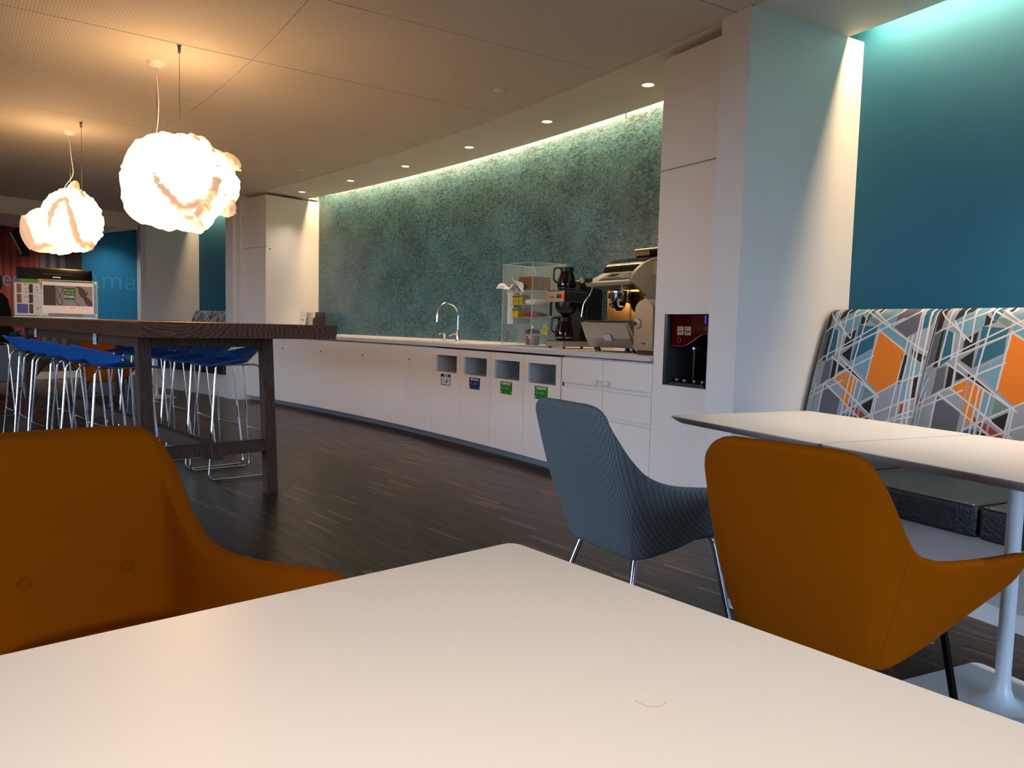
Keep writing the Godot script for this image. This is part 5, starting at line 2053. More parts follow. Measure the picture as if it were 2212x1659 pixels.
func espresso(xf: Transform3D) -> void:
	var o := thing("espresso_machine", "large silver espresso machine with domed black hood on the worktop", "espresso machine", xf)
	var b: MB
	var X := Basis(Vector3(0, 0, -1), Vector3.UP, Vector3(1, 0, 0))    # profile x -> depth (forward positive = local z)
	var prof := func(pts: Array) -> PackedVector2Array:
		var q := PackedVector2Array()
		for p in pts:
			q.append(Vector2(-p[0], p[1]))
		return q
	# lower front: slanted drip box
	b = MB.new()
	b.xf = Transform3D(X, Vector3.ZERO)
	b.prism(prof.call([[-0.42, 0.035], [-0.06, 0.035], [-0.015, 0.10], [0.035, 0.21], [-0.02, 0.222], [-0.42, 0.222]]), -0.265, 0.235)
	part(o, "drip_box", b, M.silver)
	b = MB.new()
	b.bx(-0.25, 0.22, 0.222, 0.226, -0.22, 0.02)
	part(o, "drip_grille", b, M.steel_dark)
	# back splash
	b = MB.new()
	b.bx(-0.25, 0.25, 0.222, 0.50, -0.42, -0.20, 0.004)
	part(o, "back_panel", b, mat(Color(0.70, 0.58, 0.40), 0.16, 1.0))
	b = MB.new()
	b.bx(-0.235, -0.215, 0.395, 0.435, -0.199, -0.194, 0.003)
	b.bx(0.20, 0.22, 0.34, 0.37, -0.199, -0.194, 0.003)
	part(o, "dial", b, M.black)
	# head with sloping control panel
	b = MB.new()
	b.xf = Transform3D(X, Vector3.ZERO)
	b.prism(prof.call([[-0.42, 0.50], [-0.42, 0.60], [-0.16, 0.585], [0.005, 0.50], [-0.01, 0.478], [-0.20, 0.455]]), -0.265, 0.235)
	part(o, "brew_head", b, M.silver)
	var sl := Transform3D(Basis(Vector3(1, 0, 0), deg_to_rad(-27.0) + PI / 2 * 0.0), Vector3(0, 0, 0))
	b = MB.new()
	var cpb := Basis(Vector3(1, 0, 0), 0.473)
	b.box(Vector3(0.03, 0.549, -0.082), Vector3(0.36, 0.004, 0.12), 0.0, cpb)
	var cp := part(o, "control_panel", b, M.black)
	b = MB.new()
	b.box(Vector3(-0.06, 0.557, -0.092), Vector3(0.09, 0.004, 0.05), 0.0, cpb)
	part(cp, "display_screen", b, mat(Color(0.10, 0.11, 0.12), 0.1))
	for k in 12:
		b = MB.new()
		b.lathe([Vector2(0.0075, 0), Vector2(0.0075, 0.004), Vector2(0, 0.005)], 10, Vector3(-0.12 + 0.024 * k, 0.537 + (0.024 if k > 6 and k % 2 == 0 else 0.0), -0.048 - (0.045 if k > 6 and k % 2 == 0 else 0.0)), cpb)
		part(cp, "button", b, M.steel)
	# hood
	b = MB.new()
	var rows := []
	for k in 15:
		var a := PI * 0.5 * k / 14.0
		var line := PackedVector3Array()
		for j in 11:
			var u := j / 10.0
			line.append(Vector3(lerpf(-0.255, 0.225, u), 0.585 + 0.125 * sin(a), -0.16 - 0.26 * (1 - cos(a))))
		rows.append(line)
	b.grid(rows, false, false, -1.0)
	b.xf = Transform3D(X, Vector3.ZERO)
	var hp := []
	for k in 15:
		var a := PI * 0.5 * k / 14.0
		hp.append([-0.16 - 0.26 * (1 - cos(a)), 0.585 + 0.125 * sin(a)])
	hp.append([-0.42, 0.55])
	hp.append([-0.16, 0.55])
	b.prism(prof.call(hp), -0.254, -0.250)
	b.prism(prof.call(hp), 0.220, 0.224)
	part(o, "hood", b, M.black_gloss)
	# hopper on top
	b = MB.new()
	b.xf = Transform3D(X, Vector3.ZERO)
	b.prism(prof.call([[-0.45, 0.60], [-0.30, 0.60], [-0.255, 0.700], [-0.25, 0.735], [-0.45, 0.735]]), 0.00, 0.30)
	part(o, "bean_hopper", b, M.black_gloss)
	b = MB.new()
	b.bx(-0.01, 0.31, 0.735, 0.752, -0.45, -0.24, 0.006)
	part(o, "hopper_lid", b, M.silver)
	b = MB.new()
	b.bx(0.005, 0.145, 0.702, 0.735, -0.252, -0.246, 0.002)
	part(o, "hopper_plate", b, mat(Color(0.55, 0.42, 0.24), 0.5))
	# big rounded side panel
	b = MB.new()
	b.xf = Transform3D(X, Vector3.ZERO)
	var sp := [[-0.46, 0.03], [-0.10, 0.03], [-0.02, 0.12], [0.04, 0.215], [-0.10, 0.225], [-0.14, 0.30], [-0.13, 0.40], [-0.03, 0.47], [0.02, 0.492]]
	for k in 13:
		var a := PI * 0.5 * k / 12.0
		sp.append([0.02 - 0.36 * (1 - cos(a)) - 0.04 * sin(a), 0.492 + 0.205 * sin(a)])
	sp.append([-0.46, 0.69])
	b.prism(prof.call(sp), 0.235, 0.262)
	part(o, "side_panel", b, M.silver)
	b = MB.new()
	b.box(Vector3(0.2635, 0.60, -0.22), Vector3(0.001, 0.085, 0.09))
	part(o, "notice", b, mat(Color(0.70, 0.62, 0.46), 0.6))
	# group head and portafilter
	b = MB.new()
	b.lathe([Vector2(0, 0.445), Vector2(0.058, 0.445), Vector2(0.068, 0.438), Vector2(0.068, 0.368), Vector2(0.060, 0.360), Vector2(0, 0.36)], 32, Vector3(-0.01, 0, -0.115))
	part(o, "group_head", b, M.chrome)
	b = MB.new()
	b.tube(rounded([Vector3(-0.02, 0.352, -0.09), Vector3(0.04, 0.345, 0.02), Vector3(0.12, 0.318, 0.05)], 0.03), 0.009, 10)
	b.lathe([Vector2(0, 0.30), Vector2(0.02, 0.30), Vector2(0.045, 0.34), Vector2(0.05, 0.36)], 20, Vector3(-0.01, 0, -0.115))
	part(o, "portafilter", b, M.black)
	# steam wands
	b = MB.new()
	b.tube(rounded([Vector3(-0.20, 0.478, -0.02), Vector3(-0.20, 0.41, 0.01), Vector3(-0.235, 0.355, 0.035), Vector3(-0.245, 0.25, 0.045)], 0.03), 0.006, 10)
	part(o, "steam_wand", b, M.chrome)
	b = MB.new()
	b.tube(rounded([Vector3(0.13, 0.478, -0.02), Vector3(0.135, 0.36, 0.02), Vector3(0.16, 0.325, 0.04), Vector3(0.22, 0.32, 0.04)], 0.03), 0.0085, 10)
	part(o, "steam_wand", b, M.chrome)
	b = MB.new()
	b.tube([Vector3(0.1335, 0.42, 0.0), Vector3(0.1345, 0.378, 0.015)], 0.0125, 10)
	part(o, "wand_grip", b, M.black)
	# steam knob
	b = MB.new()
	b.tube([Vector3(-0.24, 0.525, -0.03), Vector3(-0.24, 0.522, 0.045)], 0.020, 14)
	var kn := part(o, "steam_knob", b, M.black)
	b = MB.new()
	b.tube([Vector3(-0.24, 0.522, 0.045), Vector3(-0.24, 0.5216, 0.062)], 0.0215, 14)
	part(kn, "knob_cap", b, M.chrome)
	b = MB.new()
	b.box(Vector3(0.0, 0.105, -0.006), Vector3(0.085, 0.05, 0.003), 0.0, Basis(Vector3(1, 0, 0), 0.42))
	part(o, "name_plate", b, mat(Color(0.58, 0.60, 0.63), 0.3))
	for x in [-0.20, 0.19]:
		for z in [-0.38, -0.09]:
			b = MB.new()
			b.lathe([Vector2(0.022, 0), Vector2(0.022, 0.012), Vector2(0.014, 0.018), Vector2(0.014, 0.036)], 14, Vector3(x, 0, z))
			part(o, "foot", b, M.black)

func milk_unit(xf: Transform3D) -> void:
	var o := thing("milk_cooler", "narrow silver milk cooler with rounded top beside the tall cupboard", "milk cooler", xf)
	var b := MB.new()
	var poly := PackedVector2Array([Vector2(-0.098, 0.03), Vector2(0.098, 0.03)])
	for k in 13:
		var a := PI * k / 12.0
		poly.append(Vector2(0.093 * cos(a), 0.30 + 0.068 * sin(a)))
	b.prism(poly, -0.30, 0.0)
	part(o, "cabinet", b, M.silver)
	b = MB.new()
	var poly2 := PackedVector2Array([Vector2(-0.092, 0.04), Vector2(0.092, 0.04)])
	for k in 13:
		var a := PI * k / 12.0
		poly2.append(Vector2(0.087 * cos(a), 0.298 + 0.062 * sin(a)))
	b.prism(poly2, 0.0, 0.012)
	part(o, "door", b, M.silver)
	b = MB.new()
	b.lathe([Vector2(0, 0.012), Vector2(0.030, 0.010), Vector2(0.036, 0.0)], 20, Vector3(-0.05, 0.205, 0.012), Basis(Vector3(1, 0, 0), PI / 2))
	part(o, "lock_boss", b, M.silver)
	b = MB.new()
	b.lathe([Vector2(0, 0.014), Vector2(0.010, 0.014), Vector2(0.010, 0.0)], 14, Vector3(-0.066, 0.207, 0.018), Basis(Vector3(1, 0, 0), PI / 2))
	part(o, "lock", b, M.black)
	lettering(o, "maker_name", "WMF", 0.012, M.black, Transform3D(Basis(), Vector3(0.01, 0.075, 0.0125)), 0.0008, "Droid Sans", 700)
	b = MB.new()
	var arch := []
	for k in 13:
		var a := PI * (0.52 + 0.48 * k / 12.0)
		arch.append(Vector3(0.11 + 0.16 * cos(a) , 0.36 + 0.15 * sin(a), -0.16))
	b.tube(arch, 0.015, 12)
	part(o, "arched_rail", b, M.silver)
	b = MB.new()
	b.bx(-0.09, 0.09, 0.0, 0.03, -0.28, -0.02)
	part(o, "plinth", b, M.black)

# ------------------------------------------------------------------ things on the bar table
func poster_print() -> ImageTexture:
	var W := 640
	var H := 420
	var im := Image.create(W, H, false, Image.FORMAT_RGB8)
	im.fill(Color(0.88, 0.83, 0.82))
	im.fill_rect(Rect2i(12, 46, 616, 270), Color(0.50, 0.46, 0.47))
	im.fill_rect(Rect2i(12, 46, 150, 270), Color(0.22, 0.14, 0.10))
	var dk := Color(0.20, 0.13, 0.12)
	# a figure-of-eight of cable, a pen, and a reaching hand
	for k in 160:
		var t := k / 160.0 * TAU
		var p := Vector2(215 + 34 * sin(2 * t), 180 + 125 * cos(t))
		im.fill_rect(Rect2i(int(p.x) - 4, int(p.y) - 4, 8, 8), dk)
	for k in 90:
		im.fill_rect(Rect2i(166, 100 + k * 2, 7, 3), dk)
		im.fill_rect(Rect2i(258 + int(k * 0.2), 60 + k * 2, 8, 3), dk)
	fill_poly(im, line_poly(Vector2(360, 215), Vector2(462, 314), 9), dk)
	fill_poly(im, PackedVector2Array([Vector2(418, 48), Vector2(470, 52), Vector2(520, 88), Vector2(552, 106), Vector2(528, 110), Vector2(540, 136), Vector2(560, 122), Vector2(572, 116), Vector2(566, 150), Vector2(548, 178), Vector2(600, 230), Vector2(626, 262), Vector2(626, 316), Vector2(570, 312), Vector2(536, 282), Vector2(532, 262), Vector2(500, 196), Vector2(474, 188), Vector2(452, 130), Vector2(446, 84)]), dk)
	for k in 4:
		im.fill_rect(Rect2i(285, 236 + k * 14, 190 - k * 34, 3), Color(0.58, 0.54, 0.55))
	im.fill_rect(Rect2i(352, 336, 10, 10), Color(0.30, 0.28, 0.29))
	im.fill_rect(Rect2i(368, 338, 46, 6), Color(0.42, 0.40, 0.41))
	im.fill_rect(Rect2i(440, 344, 150, 3), Color(0.60, 0.57, 0.57))
	return ImageTexture.create_from_image(im)

func build_bar_things() -> void:
	var b: MB
	var Y := 1.06
	# poster in a clear easel
	var base := Transform3D(Basis(Vector3.UP, deg_to_rad(29.0)) * Basis().scaled(Vector3(0.78, 0.88, 0.9)), Vector3(-3.235, Y, -5.46))
	var o := thing("poster_stand", "clear acrylic easel with a printed poster, green slogan square", "sign", base)
	var lean := Transform3D(Basis(Vector3(1, 0, 0), -0.13), Vector3(0, 0.012, 0.03))
	b = MB.new()
	b.xf = lean
	b.bx(-0.235, 0.235, 0.0, 0.305, -0.004, 0.0)
	part(o, "acrylic_sheet", b, M.acrylic)
	b = MB.new()
	b.xf = lean
	for x in [-0.235, 0.235]:
		b.bx(x - 0.003, x + 0.003, 0.0, 0.305, -0.005, 0.001)
	b.bx(-0.235, 0.235, 0.300, 0.305, -0.005, 0.001)
	part(o, "polished_edge", b, M.acrylic_edge)
	b = MB.new()
	b.bx(-0.235, 0.235, 0.0, 0.012, -0.07, 0.05, 0.002)
	part(o, "foot_block", b, M.acrylic_edge)
	b = MB.new()
	b.xf = lean
	b.quad_uv(Vector3(-0.205, 0.285, 0.0045), Vector3(0.205, 0.285, 0.0045), Vector3(0.205, 0.028, 0.0045), Vector3(-0.205, 0.028, 0.0045), Vector3(0, 0, 1))
	b.bx(-0.205, 0.205, 0.028, 0.285, 0.001, 0.0040)
	var pm := mat(Color(1, 1, 1), 0.5)
	pm.albedo_texture = poster_print()
	var pr := part(o, "poster", b, pm, "poster of a reaching hand and a cable")
	b = MB.new()
	b.xf = lean
	b.bx(-0.028, 0.058, 0.142, 0.242, 0.0048, 0.0056)
	part(pr, "slogan_square", b, mat(Color(0.07, 0.30, 0.08), 0.5))
	var ink := mat(Color(0.80, 0.85, 0.70), 0.5)
	lettering(pr, "lettering", "Microsoft", 0.013, ink, lean * Transform3D(Basis(), Vector3(0.010, 0.221, 0.0058)), 0.0006)
	lettering(pr, "lettering", "runs on", 0.0155, ink, lean * Transform3D(Basis(), Vector3(0.012, 0.197, 0.0058)), 0.0006)
	lettering(pr, "lettering", "trust.", 0.024, ink, lean * Transform3D(Basis(), Vector3(0.014, 0.170, 0.0058)), 0.0006, "Droid Sans", 600)
	for x in [-0.222, 0.222]:
		for y in [0.02, 0.288]:
			b = MB.new()
			b.xf = lean
			b.lathe([Vector2(0, 0.006), Vector2(0.006, 0.005), Vector2(0.007, 0.0)], 12, Vector3(x, y, 0.0), Basis(Vector3(1, 0, 0), PI / 2))
			part(o, "stud", b, M.chrome)
	b = MB.new()
	b.xf = lean
	b.prism(PackedVector2Array([Vector2(-0.225, 0.298), Vector2(-0.180, 0.298), Vector2(-0.182, 0.270), Vector2(-0.205, 0.225), Vector2(-0.216, 0.225)]), 0.0005, 0.0012)
	part(o, "corner_tape", b, mat(Color(0.62, 0.50, 0.32), 0.4))
	# leaflet holder with the colour chart
	base = Transform3D(Basis(Vector3.UP, deg_to_rad(32.0)) * Basis().scaled(Vector3(0.80, 0.94, 0.9)), Vector3(-3.985, Y, -6.21))
	o = thing("chart_holder", "clear holder with a white chart of brown swatches and coloured header", "sign", base)
	lean = Transform3D(Basis(Vector3(1, 0, 0), -0.10), Vector3(0, 0.008, 0.02))
	b = MB.new()
	b.xf = lean
	b.bx(-0.155, 0.155, 0.0, 0.325, -0.022, -0.018)
	b.bx(-0.155, -0.151, 0.0, 0.20, -0.018, 0.010)
	b.bx(0.151, 0.155, 0.0, 0.20, -0.018, 0.010)
	part(o, "acrylic_sheet", b, M.acrylic)
	b = MB.new()
	b.bx(-0.155, 0.155, 0.0, 0.008, -0.06, 0.04)
	part(o, "foot_block", b, M.acrylic_edge)
	b = MB.new()
	b.xf = lean
	b.bx(-0.145, 0.145, 0.012, 0.330, -0.008, -0.004)
	var sh := part(o, "sheet", b, M.paper)
	for q in [[-0.145, -0.095, 0.295, 0.330, Color(0.42, 0.33, 0.55)], [-0.095, 0.060, 0.295, 0.330, Color(0.40, 0.56, 0.10)], [0.060, 0.145, 0.295, 0.330, Color(0.72, 0.28, 0.06)],
			[-0.125, -0.085, 0.205, 0.285, Color(0.56, 0.36, 0.22)], [-0.125, -0.085, 0.118, 0.195, Color(0.50, 0.36, 0.20)], [-0.020, 0.015, 0.205, 0.285, Color(0.28, 0.20, 0.19)], [-0.020, 0.015, 0.118, 0.195, Color(0.30, 0.20, 0.19)], [-0.020, 0.015, 0.028, 0.108, Color(0.34, 0.23, 0.20)], [-0.125, -0.030, 0.028, 0.108, Color(0.36, 0.36, 0.62)], [0.110, 0.140, 0.215, 0.285, Color(0.56, 0.52, 0.42)]]:
		b = MB.new()
		b.xf = lean
		b.bx(q[0], q[1], q[2], q[3], -0.004, -0.0034)
		part(sh, "swatch", b, mat(q[4], 0.6))
	b = MB.new()
	b.xf = lean
	rng.seed = 77
	for k in 26:
		var x := rng.randf_range(-0.075, -0.035) if k < 13 else rng.randf_range(0.03, 0.10)
		var y := rng.randf_range(0.125, 0.28) if k < 13 else rng.randf_range(0.04, 0.28)
		b.bx(x, x + rng.randf_range(0.004, 0.012), y, y + rng.randf_range(0.003, 0.010), -0.004, -0.0035)
	part(sh, "printing", b, mat(Color(0.30, 0.29, 0.31), 0.6))
	# computer screen seen from behind
	base = Transform3D(bar_xf().basis, Vector3(-4.03, Y, -6.62))
	o = thing("computer_monitor", "black computer monitor seen from behind on the bar table", "monitor", base)
	b = MB.new()
	var rows := []
	for k in 6:
		var line := PackedVector3Array()
		var ins: float = [0.0, 0.0, 0.012, 0.05, 0.12, 0.20][k]
		var z: float = [-0.020, 0.0, 0.010, 0.022, 0.030, 0.034][k]
		for p in rrect(0.575, 0.345, 0.014, 4):
			line.append(Vector3(p.x - signf(p.x) * minf(ins, absf(p.x)), 0.26 + p.y - signf(p.y) * minf(ins * 0.8, absf(p.y)), z))
		rows.append(line)
	b.grid(rows, false, true, -1.0)
	b.bx(-0.20, 0.20, 0.14, 0.37, -0.02, 0.033)
	part(o, "casing", b, mat(Color(0.022, 0.021, 0.021), 0.5, 0, 0.3))
	b = MB.new()
	b.bx(-0.27, 0.27, 0.10, 0.42, -0.0215, -0.020)
	part(o, "screen", b, M.black_gloss)
	b = MB.new()
	b.bx(-0.10, 0.13, 0.374, 0.381, 0.030, 0.0345)
	part(o, "vent_slot", b, M.black)
	b = MB.new()
	b.bx(-0.028, 0.032, 0.347, 0.359, 0.0335, 0.0355)
	part(o, "badge", b, mat(Color(0.62, 0.62, 0.62), 0.3, 0.6))
	b = MB.new()
	b.box(Vector3(0, 0.10, 0.045), Vector3(0.07, 0.19, 0.02), 0.004)
	b.bx(-0.12, 0.12, 0.0, 0.012, -0.06, 0.12, 0.004)
	part(o, "stand", b, M.black)

# ------------------------------------------------------------------ far end of the room
func mural_image() -> ImageTexture:
	var W := 512
	var H := 256
	var im := Image.create(W, H, false, Image.FORMAT_RGB8)
	var f := FastNoiseLite.new()
	f.seed = 5
	f.frequency = 0.05
	for y in H:
		for x in W:
			var t := f.get_noise_2d(x * 1.6, y * 0.06) * 0.9 + f.get_noise_2d(x * 5.0, y * 0.5) * 0.25
			var c := Color(0.30, 0.08, 0.08).lerp(Color(0.62, 0.24, 0.21), clampf(0.45 + t, 0, 1))
			if y < 22 and absf(fposmod(x, 46.0) - 23.0) < 7.0 - y * 0.3:
				c = Color(0.10, 0.07, 0.07)
			im.set_pixel(x, y, c)
	return ImageTexture.create_from_image(im)

func build_far_end() -> void:
	var b: MB
	var a := deg_to_rad(-58.3)
	var E := Basis(Vector3(cos(a), 0, sin(a)), Vector3.UP, Vector3(-sin(a), 0, cos(a)))
	# wall graphics: blue panel with letters, red mural
	var o := thing("wall_graphic", "flat blue wall panel with large pale letters at the far end", "wall graphic", Transform3D(E, pol(26.3, -58.3, 0.13)))
	b = MB.new()
	b.bx(-0.56, 1.0, 0.0, 2.55, 0.0, 0.02)
	part(o, "panel", b, M.blue_wall)
	lettering(o, "lettering", "Amaz", 0.285, M.blue_letter, Transform3D(Basis().scaled(Vector3(1.22, 1, 1)), Vector3(0.06, 1.60, 0.021)), 0.004)
	o = thing("wall_graphic", "dark red mural of hanging cloth with pale letters at the far end", "wall graphic", Transform3D(E, pol(23.5, -58.3, 0.13)))
	b = MB.new()
	b.quad_uv(Vector3(-2.0, 2.5, 0.021), Vector3(1.53, 2.5, 0.021), Vector3(1.53, 0.0, 0.021), Vector3(-2.0, 0.0, 0.021), Vector3(0, 0, 1))
	b.bx(-2.0, 1.53, 0.0, 2.5, 0.0, 0.0205)
	var mm := mat(Color(1, 1, 1), 0.8)
	mm.albedo_texture = mural_image()
	part(o, "mural", b, mm)
	b = MB.new()
	b.prism(PackedVector2Array([Vector2(1.09, 2.27), Vector2(1.20, 2.37), Vector2(1.28, 2.32), Vector2(1.40, 1.93), Vector2(1.26, 1.90)]), 0.021, 0.024)
	var bag := part(o, "strap_print", b, M.black)
	b = MB.new()
	b.prism(PackedVector2Array([Vector2(1.085, 2.27), Vector2(1.11, 2.28), Vector2(1.275, 1.95), Vector2(1.25, 1.94)]), 0.024, 0.0255)
	part(bag, "pale_edge", b, mat(Color(0.60, 0.66, 0.64), 0.6))
	lettering(o, "lettering", "eng", 0.22, mat(Color(0.36, 0.47, 0.52), 0.6), Transform3D(Basis(), Vector3(1.20, 1.52, 0.022)), 0.004)
	o = thing("wall_graphic", "narrow dark grey mural strip between the red cloth and the blue panel", "wall graphic", Transform3D(E, pol(25.38, -58.3, 0.13)))
	b = MB.new()
	b.bx(-0.35, 0.36, 0.0, 2.55, 0.0, 0.02)
	part(o, "panel", b, mat(Color(0.20, 0.17, 0.19), 0.8))
	b = MB.new()
	for k in 3:
		b.bx(-0.33 + 0.16 * k, -0.25 + 0.16 * k, 0.0, 2.5, 0.02, 0.0215)
	part(o, "pale_streak", b, mat(Color(0.34, 0.31, 0.33), 0.8))
	var bb := structure("baseboard_end")
	b = MB.new()
	b.arc(16.0, 26.74, -58.3, -58.22, 0.006, 0.13, 1)
	part(bb, "board", b, mat(Color(0.80, 0.77, 0.74), 0.5))
	# furniture glimpsed under the bar table
	cafe_table(xf_from(Vector3(-4.86, 0, -10.2), Vector2(0.79, -0.61)), "white square cafe table in front of the far alcove bench")
	lounge_chair(Transform3D(Basis(Vector3.UP, deg_to_rad(20.0)), Vector3(-5.10, 0, -9.3)), "orange wool shell chair far off behind the bar stools", M.orange, M.leg_dark, false)
	lounge_chair(Transform3D(Basis(Vector3.UP, deg_to_rad(35.0)), Vector3(-6.02, 0, -9.0)), "grey-blue shell chair far off behind the bar stools, left of the orange one", M.greyblue, M.chrome, false)
	lounge_chair(Transform3D(Basis(Vector3.UP, deg_to_rad(60.0)), Vector3(-6.75, 0, -9.9)), "black leather shell chair far off on the carpet", M.black, M.leg_dark, false)
	person()

# ------------------------------------------------------------------ the seated person
func person() -> void:
	var X := Transform3D(Basis(Vector3.UP, deg_to_rad(-72.0)), Vector3(-5.53, 0, -8.02))
	bar_stool(X * Transform3D(Basis(Vector3.UP, -PI / 2), Vector3.ZERO), "bar stool under the person in black past the end of the bar table", "")
	var o := thing("person", "person in black clothes with dark hair sitting past the end of the bar table", "person", X)
	# bones: from, to, radius, radius
	var bones := [
		[Vector3(-0.07, 0.87, -0.02), Vector3(0.07, 0.87, -0.02), 0.125, 0.125], [Vector3(0, 0.90, -0.02), Vector3(0, 1.10, 0.0), 0.125, 0.135],
		[Vector3(-0.09, 1.20, 0.01), Vector3(0.09, 1.20, 0.01), 0.105, 0.105], [Vector3(0, 1.10, 0.0), Vector3(0, 1.22, 0.01), 0.13, 0.11],
		[Vector3(0, 1.24, 0.02), Vector3(0, 1.36, 0.05), 0.055, 0.052]]
	for s in [-1.0, 1.0]:
		bones.append([Vector3(s * 0.16, 1.23, 0.01), Vector3(s * 0.225, 1.00, 0.03), 0.058, 0.045])
		bones.append([Vector3(s * 0.225, 1.00, 0.03), Vector3(s * 0.15, 0.955, 0.24), 0.043, 0.028])
		bones.append([Vector3(s * 0.15, 0.955, 0.24), Vector3(s * 0.135, 0.95, 0.31), 0.030, 0.032])
		bones.append([Vector3(s * 0.09, 0.86, 0.02), Vector3(s * 0.11, 0.845, 0.40), 0.092, 0.062])
		bones.append([Vector3(s * 0.11, 0.845, 0.40), Vector3(s * 0.11, 0.40, 0.30), 0.058, 0.038])
		bones.append([Vector3(s * 0.11, 0.37, 0.27), Vector3(s * 0.12, 0.325, 0.45), 0.040, 0.034])
	var b := MB.new()
	b.colored = true
	surface_nets(b, bones, Vector3(-0.36, 0.26, -0.22), Vector3(0.36, 1.36, 0.54), 0.018, 0.03, func(p: Vector3) -> Color:
		if p.y > 1.315 or (p.z > 0.245 and p.y > 0.91):
			return Color(0.24, 0.13, 0.085)
		return Color(0.008, 0.008, 0.009))
	# head on its own finer grid, tipped down a little
	var head := [
		[Vector3(0, 1.435, 0.052), Vector3(0, 1.425, 0.068), 0.092, 0.085], [Vector3(0, 1.385, 0.085), Vector3(0, 1.375, 0.105), 0.058, 0.045],
		[Vector3(0, 1.425, 0.150), Vector3(0, 1.405, 0.168), 0.011, 0.013], [Vector3(-0.018, 1.372, 0.140), Vector3(0.018, 1.372, 0.140), 0.010, 0.010],
		[Vector3(0.086, 1.425, 0.055), Vector3(0.088, 1.400, 0.058), 0.016, 0.010], [Vector3(-0.086, 1.425, 0.055), Vector3(-0.088, 1.400, 0.058), 0.016, 0.010],
		[Vector3(0, 1.30, 0.03), Vector3(0, 1.38, 0.055), 0.052, 0.052]]
	surface_nets(b, head, Vector3(-0.13, 1.31, -0.06), Vector3(0.13, 1.56, 0.20), 0.007, 0.012, func(p: Vector3) -> Color: return Color(0.24, 0.13, 0.085))
	# fingers and thumbs
	b.col = Color(0.24, 0.13, 0.085)
	for s in [-1.0, 1.0]:
		for k in 4:
			var x0: float = s * (0.135 + (k - 1.5) * 0.017)
			var ln: float = [0.058, 0.072, 0.078, 0.066][k]
			b.tube(smooth_path([Vector3(x0, 0.953, 0.325), Vector3(x0, 0.950, 0.325 + ln * 0.5), Vector3(x0, 0.935, 0.325 + ln * 0.85), Vector3(x0, 0.918, 0.325 + ln)], 3), 0.009, 8, 0.007)
		b.tube([Vector3(s * 0.108, 0.953, 0.285), Vector3(s * 0.085, 0.948, 0.315), Vector3(s * 0.078, 0.940, 0.345)], 0.010, 8, 0.008)
	var m := mat(Color(1, 1, 1), 0.85, 0, 0.15)
	m.vertex_color_use_as_albedo = true
	part(o, "body", b, m, "black clothing, bare hands and face")
	b = MB.new()
	var hair := [[Vector3(0, 1.445, 0.035), Vector3(0, 1.450, 0.060), 0.100, 0.092], [Vector3(0, 1.40, 0.0), Vector3(0, 1.36, 0.005), 0.070, 0.058], [Vector3(-0.05, 1.500, 0.085), Vector3(0.05, 1.500, 0.085), 0.038, 0.038]]
	surface_nets(b, hair, Vector3(-0.13, 1.28, -0.10), Vector3(0.13, 1.58, 0.18), 0.009, 0.012, func(p: Vector3) -> Color: return Color(0, 0, 0), func(p: Vector3) -> float: return (p.z - 0.085) + (1.44 - p.y) * 0.75)
	part(o, "hair", b, mat(Color(0.03, 0.025, 0.022), 0.6))
	b = MB.new()
	for s in [-1.0, 1.0]:
		b.lathe([Vector2(0, 0.006), Vector2(0.008, 0.003), Vector2(0.010, -0.004)], 10, Vector3(s * 0.033, 1.428, 0.140), Basis(Vector3(1, 0, 0), PI / 2))
	part(o, "eyes", b, mat(Color(0.12, 0.10, 0.10), 0.3))

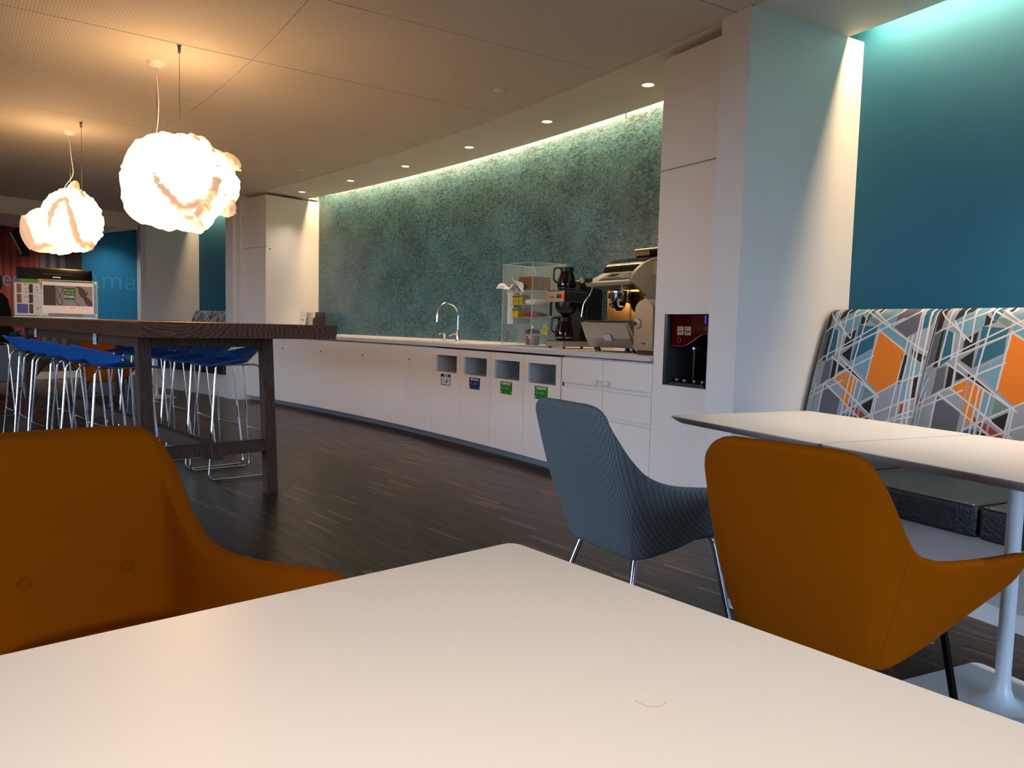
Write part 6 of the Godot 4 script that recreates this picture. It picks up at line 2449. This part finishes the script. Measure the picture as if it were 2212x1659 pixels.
# tapered capsules joined by a smooth minimum, meshed as surface nets
func surface_nets(b: MB, bones: Array, lo: Vector3, hi: Vector3, cell: float, blend: float, paint, cut = null) -> void:
	var n := Vector3i(((hi - lo) / cell).ceil()) + Vector3i.ONE
	var d := PackedFloat32Array()
	d.resize(n.x * n.y * n.z)
	d.fill(1.0)
	for bo in bones:
		var A: Vector3 = bo[0]
		var ab: Vector3 = bo[1] - A
		var ll := ab.length_squared()
		var mr: float = maxf(bo[2], bo[3]) + blend + cell * 2
		var c0 := Vector3i(((A.min(bo[1]) - Vector3.ONE * mr - lo) / cell).floor()).clamp(Vector3i.ZERO, n - Vector3i.ONE)
		var c1 := Vector3i(((A.max(bo[1]) + Vector3.ONE * mr - lo) / cell).ceil()).clamp(Vector3i.ZERO, n - Vector3i.ONE)
		for z in range(c0.z, c1.z + 1):
			for y in range(c0.y, c1.y + 1):
				for x in range(c0.x, c1.x + 1):
					var p := lo + Vector3(x, y, z) * cell - A
					var t := clampf(p.dot(ab) / ll, 0.0, 1.0)
					var v: float = (p - ab * t).length() - lerpf(bo[2], bo[3], t)
					var id := x + n.x * (y + n.y * z)
					var w := d[id]
					var h := maxf(blend - absf(v - w), 0.0) / blend
					d[id] = minf(v, w) - h * h * blend * 0.25
	if cut != null:
		for z in n.z:
			for y in n.y:
				for x in n.x:
					var id := x + n.x * (y + n.y * z)
					d[id] = maxf(d[id], cut.call(lo + Vector3(x, y, z) * cell))
	var at := {}
	var off := [Vector3i(0, 0, 0), Vector3i(1, 0, 0), Vector3i(0, 1, 0), Vector3i(1, 1, 0), Vector3i(0, 0, 1), Vector3i(1, 0, 1), Vector3i(0, 1, 1), Vector3i(1, 1, 1)]
	var edges := [[0, 1], [2, 3], [4, 5], [6, 7], [0, 2], [1, 3], [4, 6], [5, 7], [0, 4], [1, 5], [2, 6], [3, 7]]
	var step := [1, n.x, n.x * n.y]
	for z in n.z - 1:
		for y in n.y - 1:
			for x in n.x - 1:
				var id := x + n.x * (y + n.y * z)
				var c := [d[id], d[id + 1], d[id + n.x], d[id + n.x + 1], d[id + step[2]], d[id + step[2] + 1], d[id + step[2] + n.x], d[id + step[2] + n.x + 1]]
				var neg := 0
				for k in 8:
					if c[k] < 0.0:
						neg += 1
				if neg == 0 or neg == 8:
					continue
				var sum := Vector3.ZERO
				var cnt := 0
				for e in edges:
					var va: float = c[e[0]]
					var vb: float = c[e[1]]
					if (va < 0.0) != (vb < 0.0):
						sum += Vector3(off[e[0]]).lerp(Vector3(off[e[1]]), va / (va - vb))
						cnt += 1
				var g := Vector3(c[1] + c[3] + c[5] + c[7] - c[0] - c[2] - c[4] - c[6], c[2] + c[3] + c[6] + c[7] - c[0] - c[1] - c[4] - c[5], c[4] + c[5] + c[6] + c[7] - c[0] - c[1] - c[2] - c[3])
				at[id] = [lo + (Vector3(x, y, z) + sum / cnt) * cell, g.normalized()]
	for id in at:
		for ax in 3:
			var q: int = id + step[ax]
			if q >= d.size() or (d[id] < 0.0) == (d[q] < 0.0):
				continue
			var u: int = step[(ax + 1) % 3]
			var w: int = step[(ax + 2) % 3]
			if at.has(id - u) and at.has(id - w) and at.has(id - u - w):
				var P := [at[id], at[id - u], at[id - u - w], at[id - w]]
				if b.colored:
					b.col = paint.call(P[0][0])
				b.tri(P[0][0], P[1][0], P[2][0], P[0][1], P[1][1], P[2][1])
				b.tri(P[0][0], P[2][0], P[3][0], P[0][1], P[2][1], P[3][1])
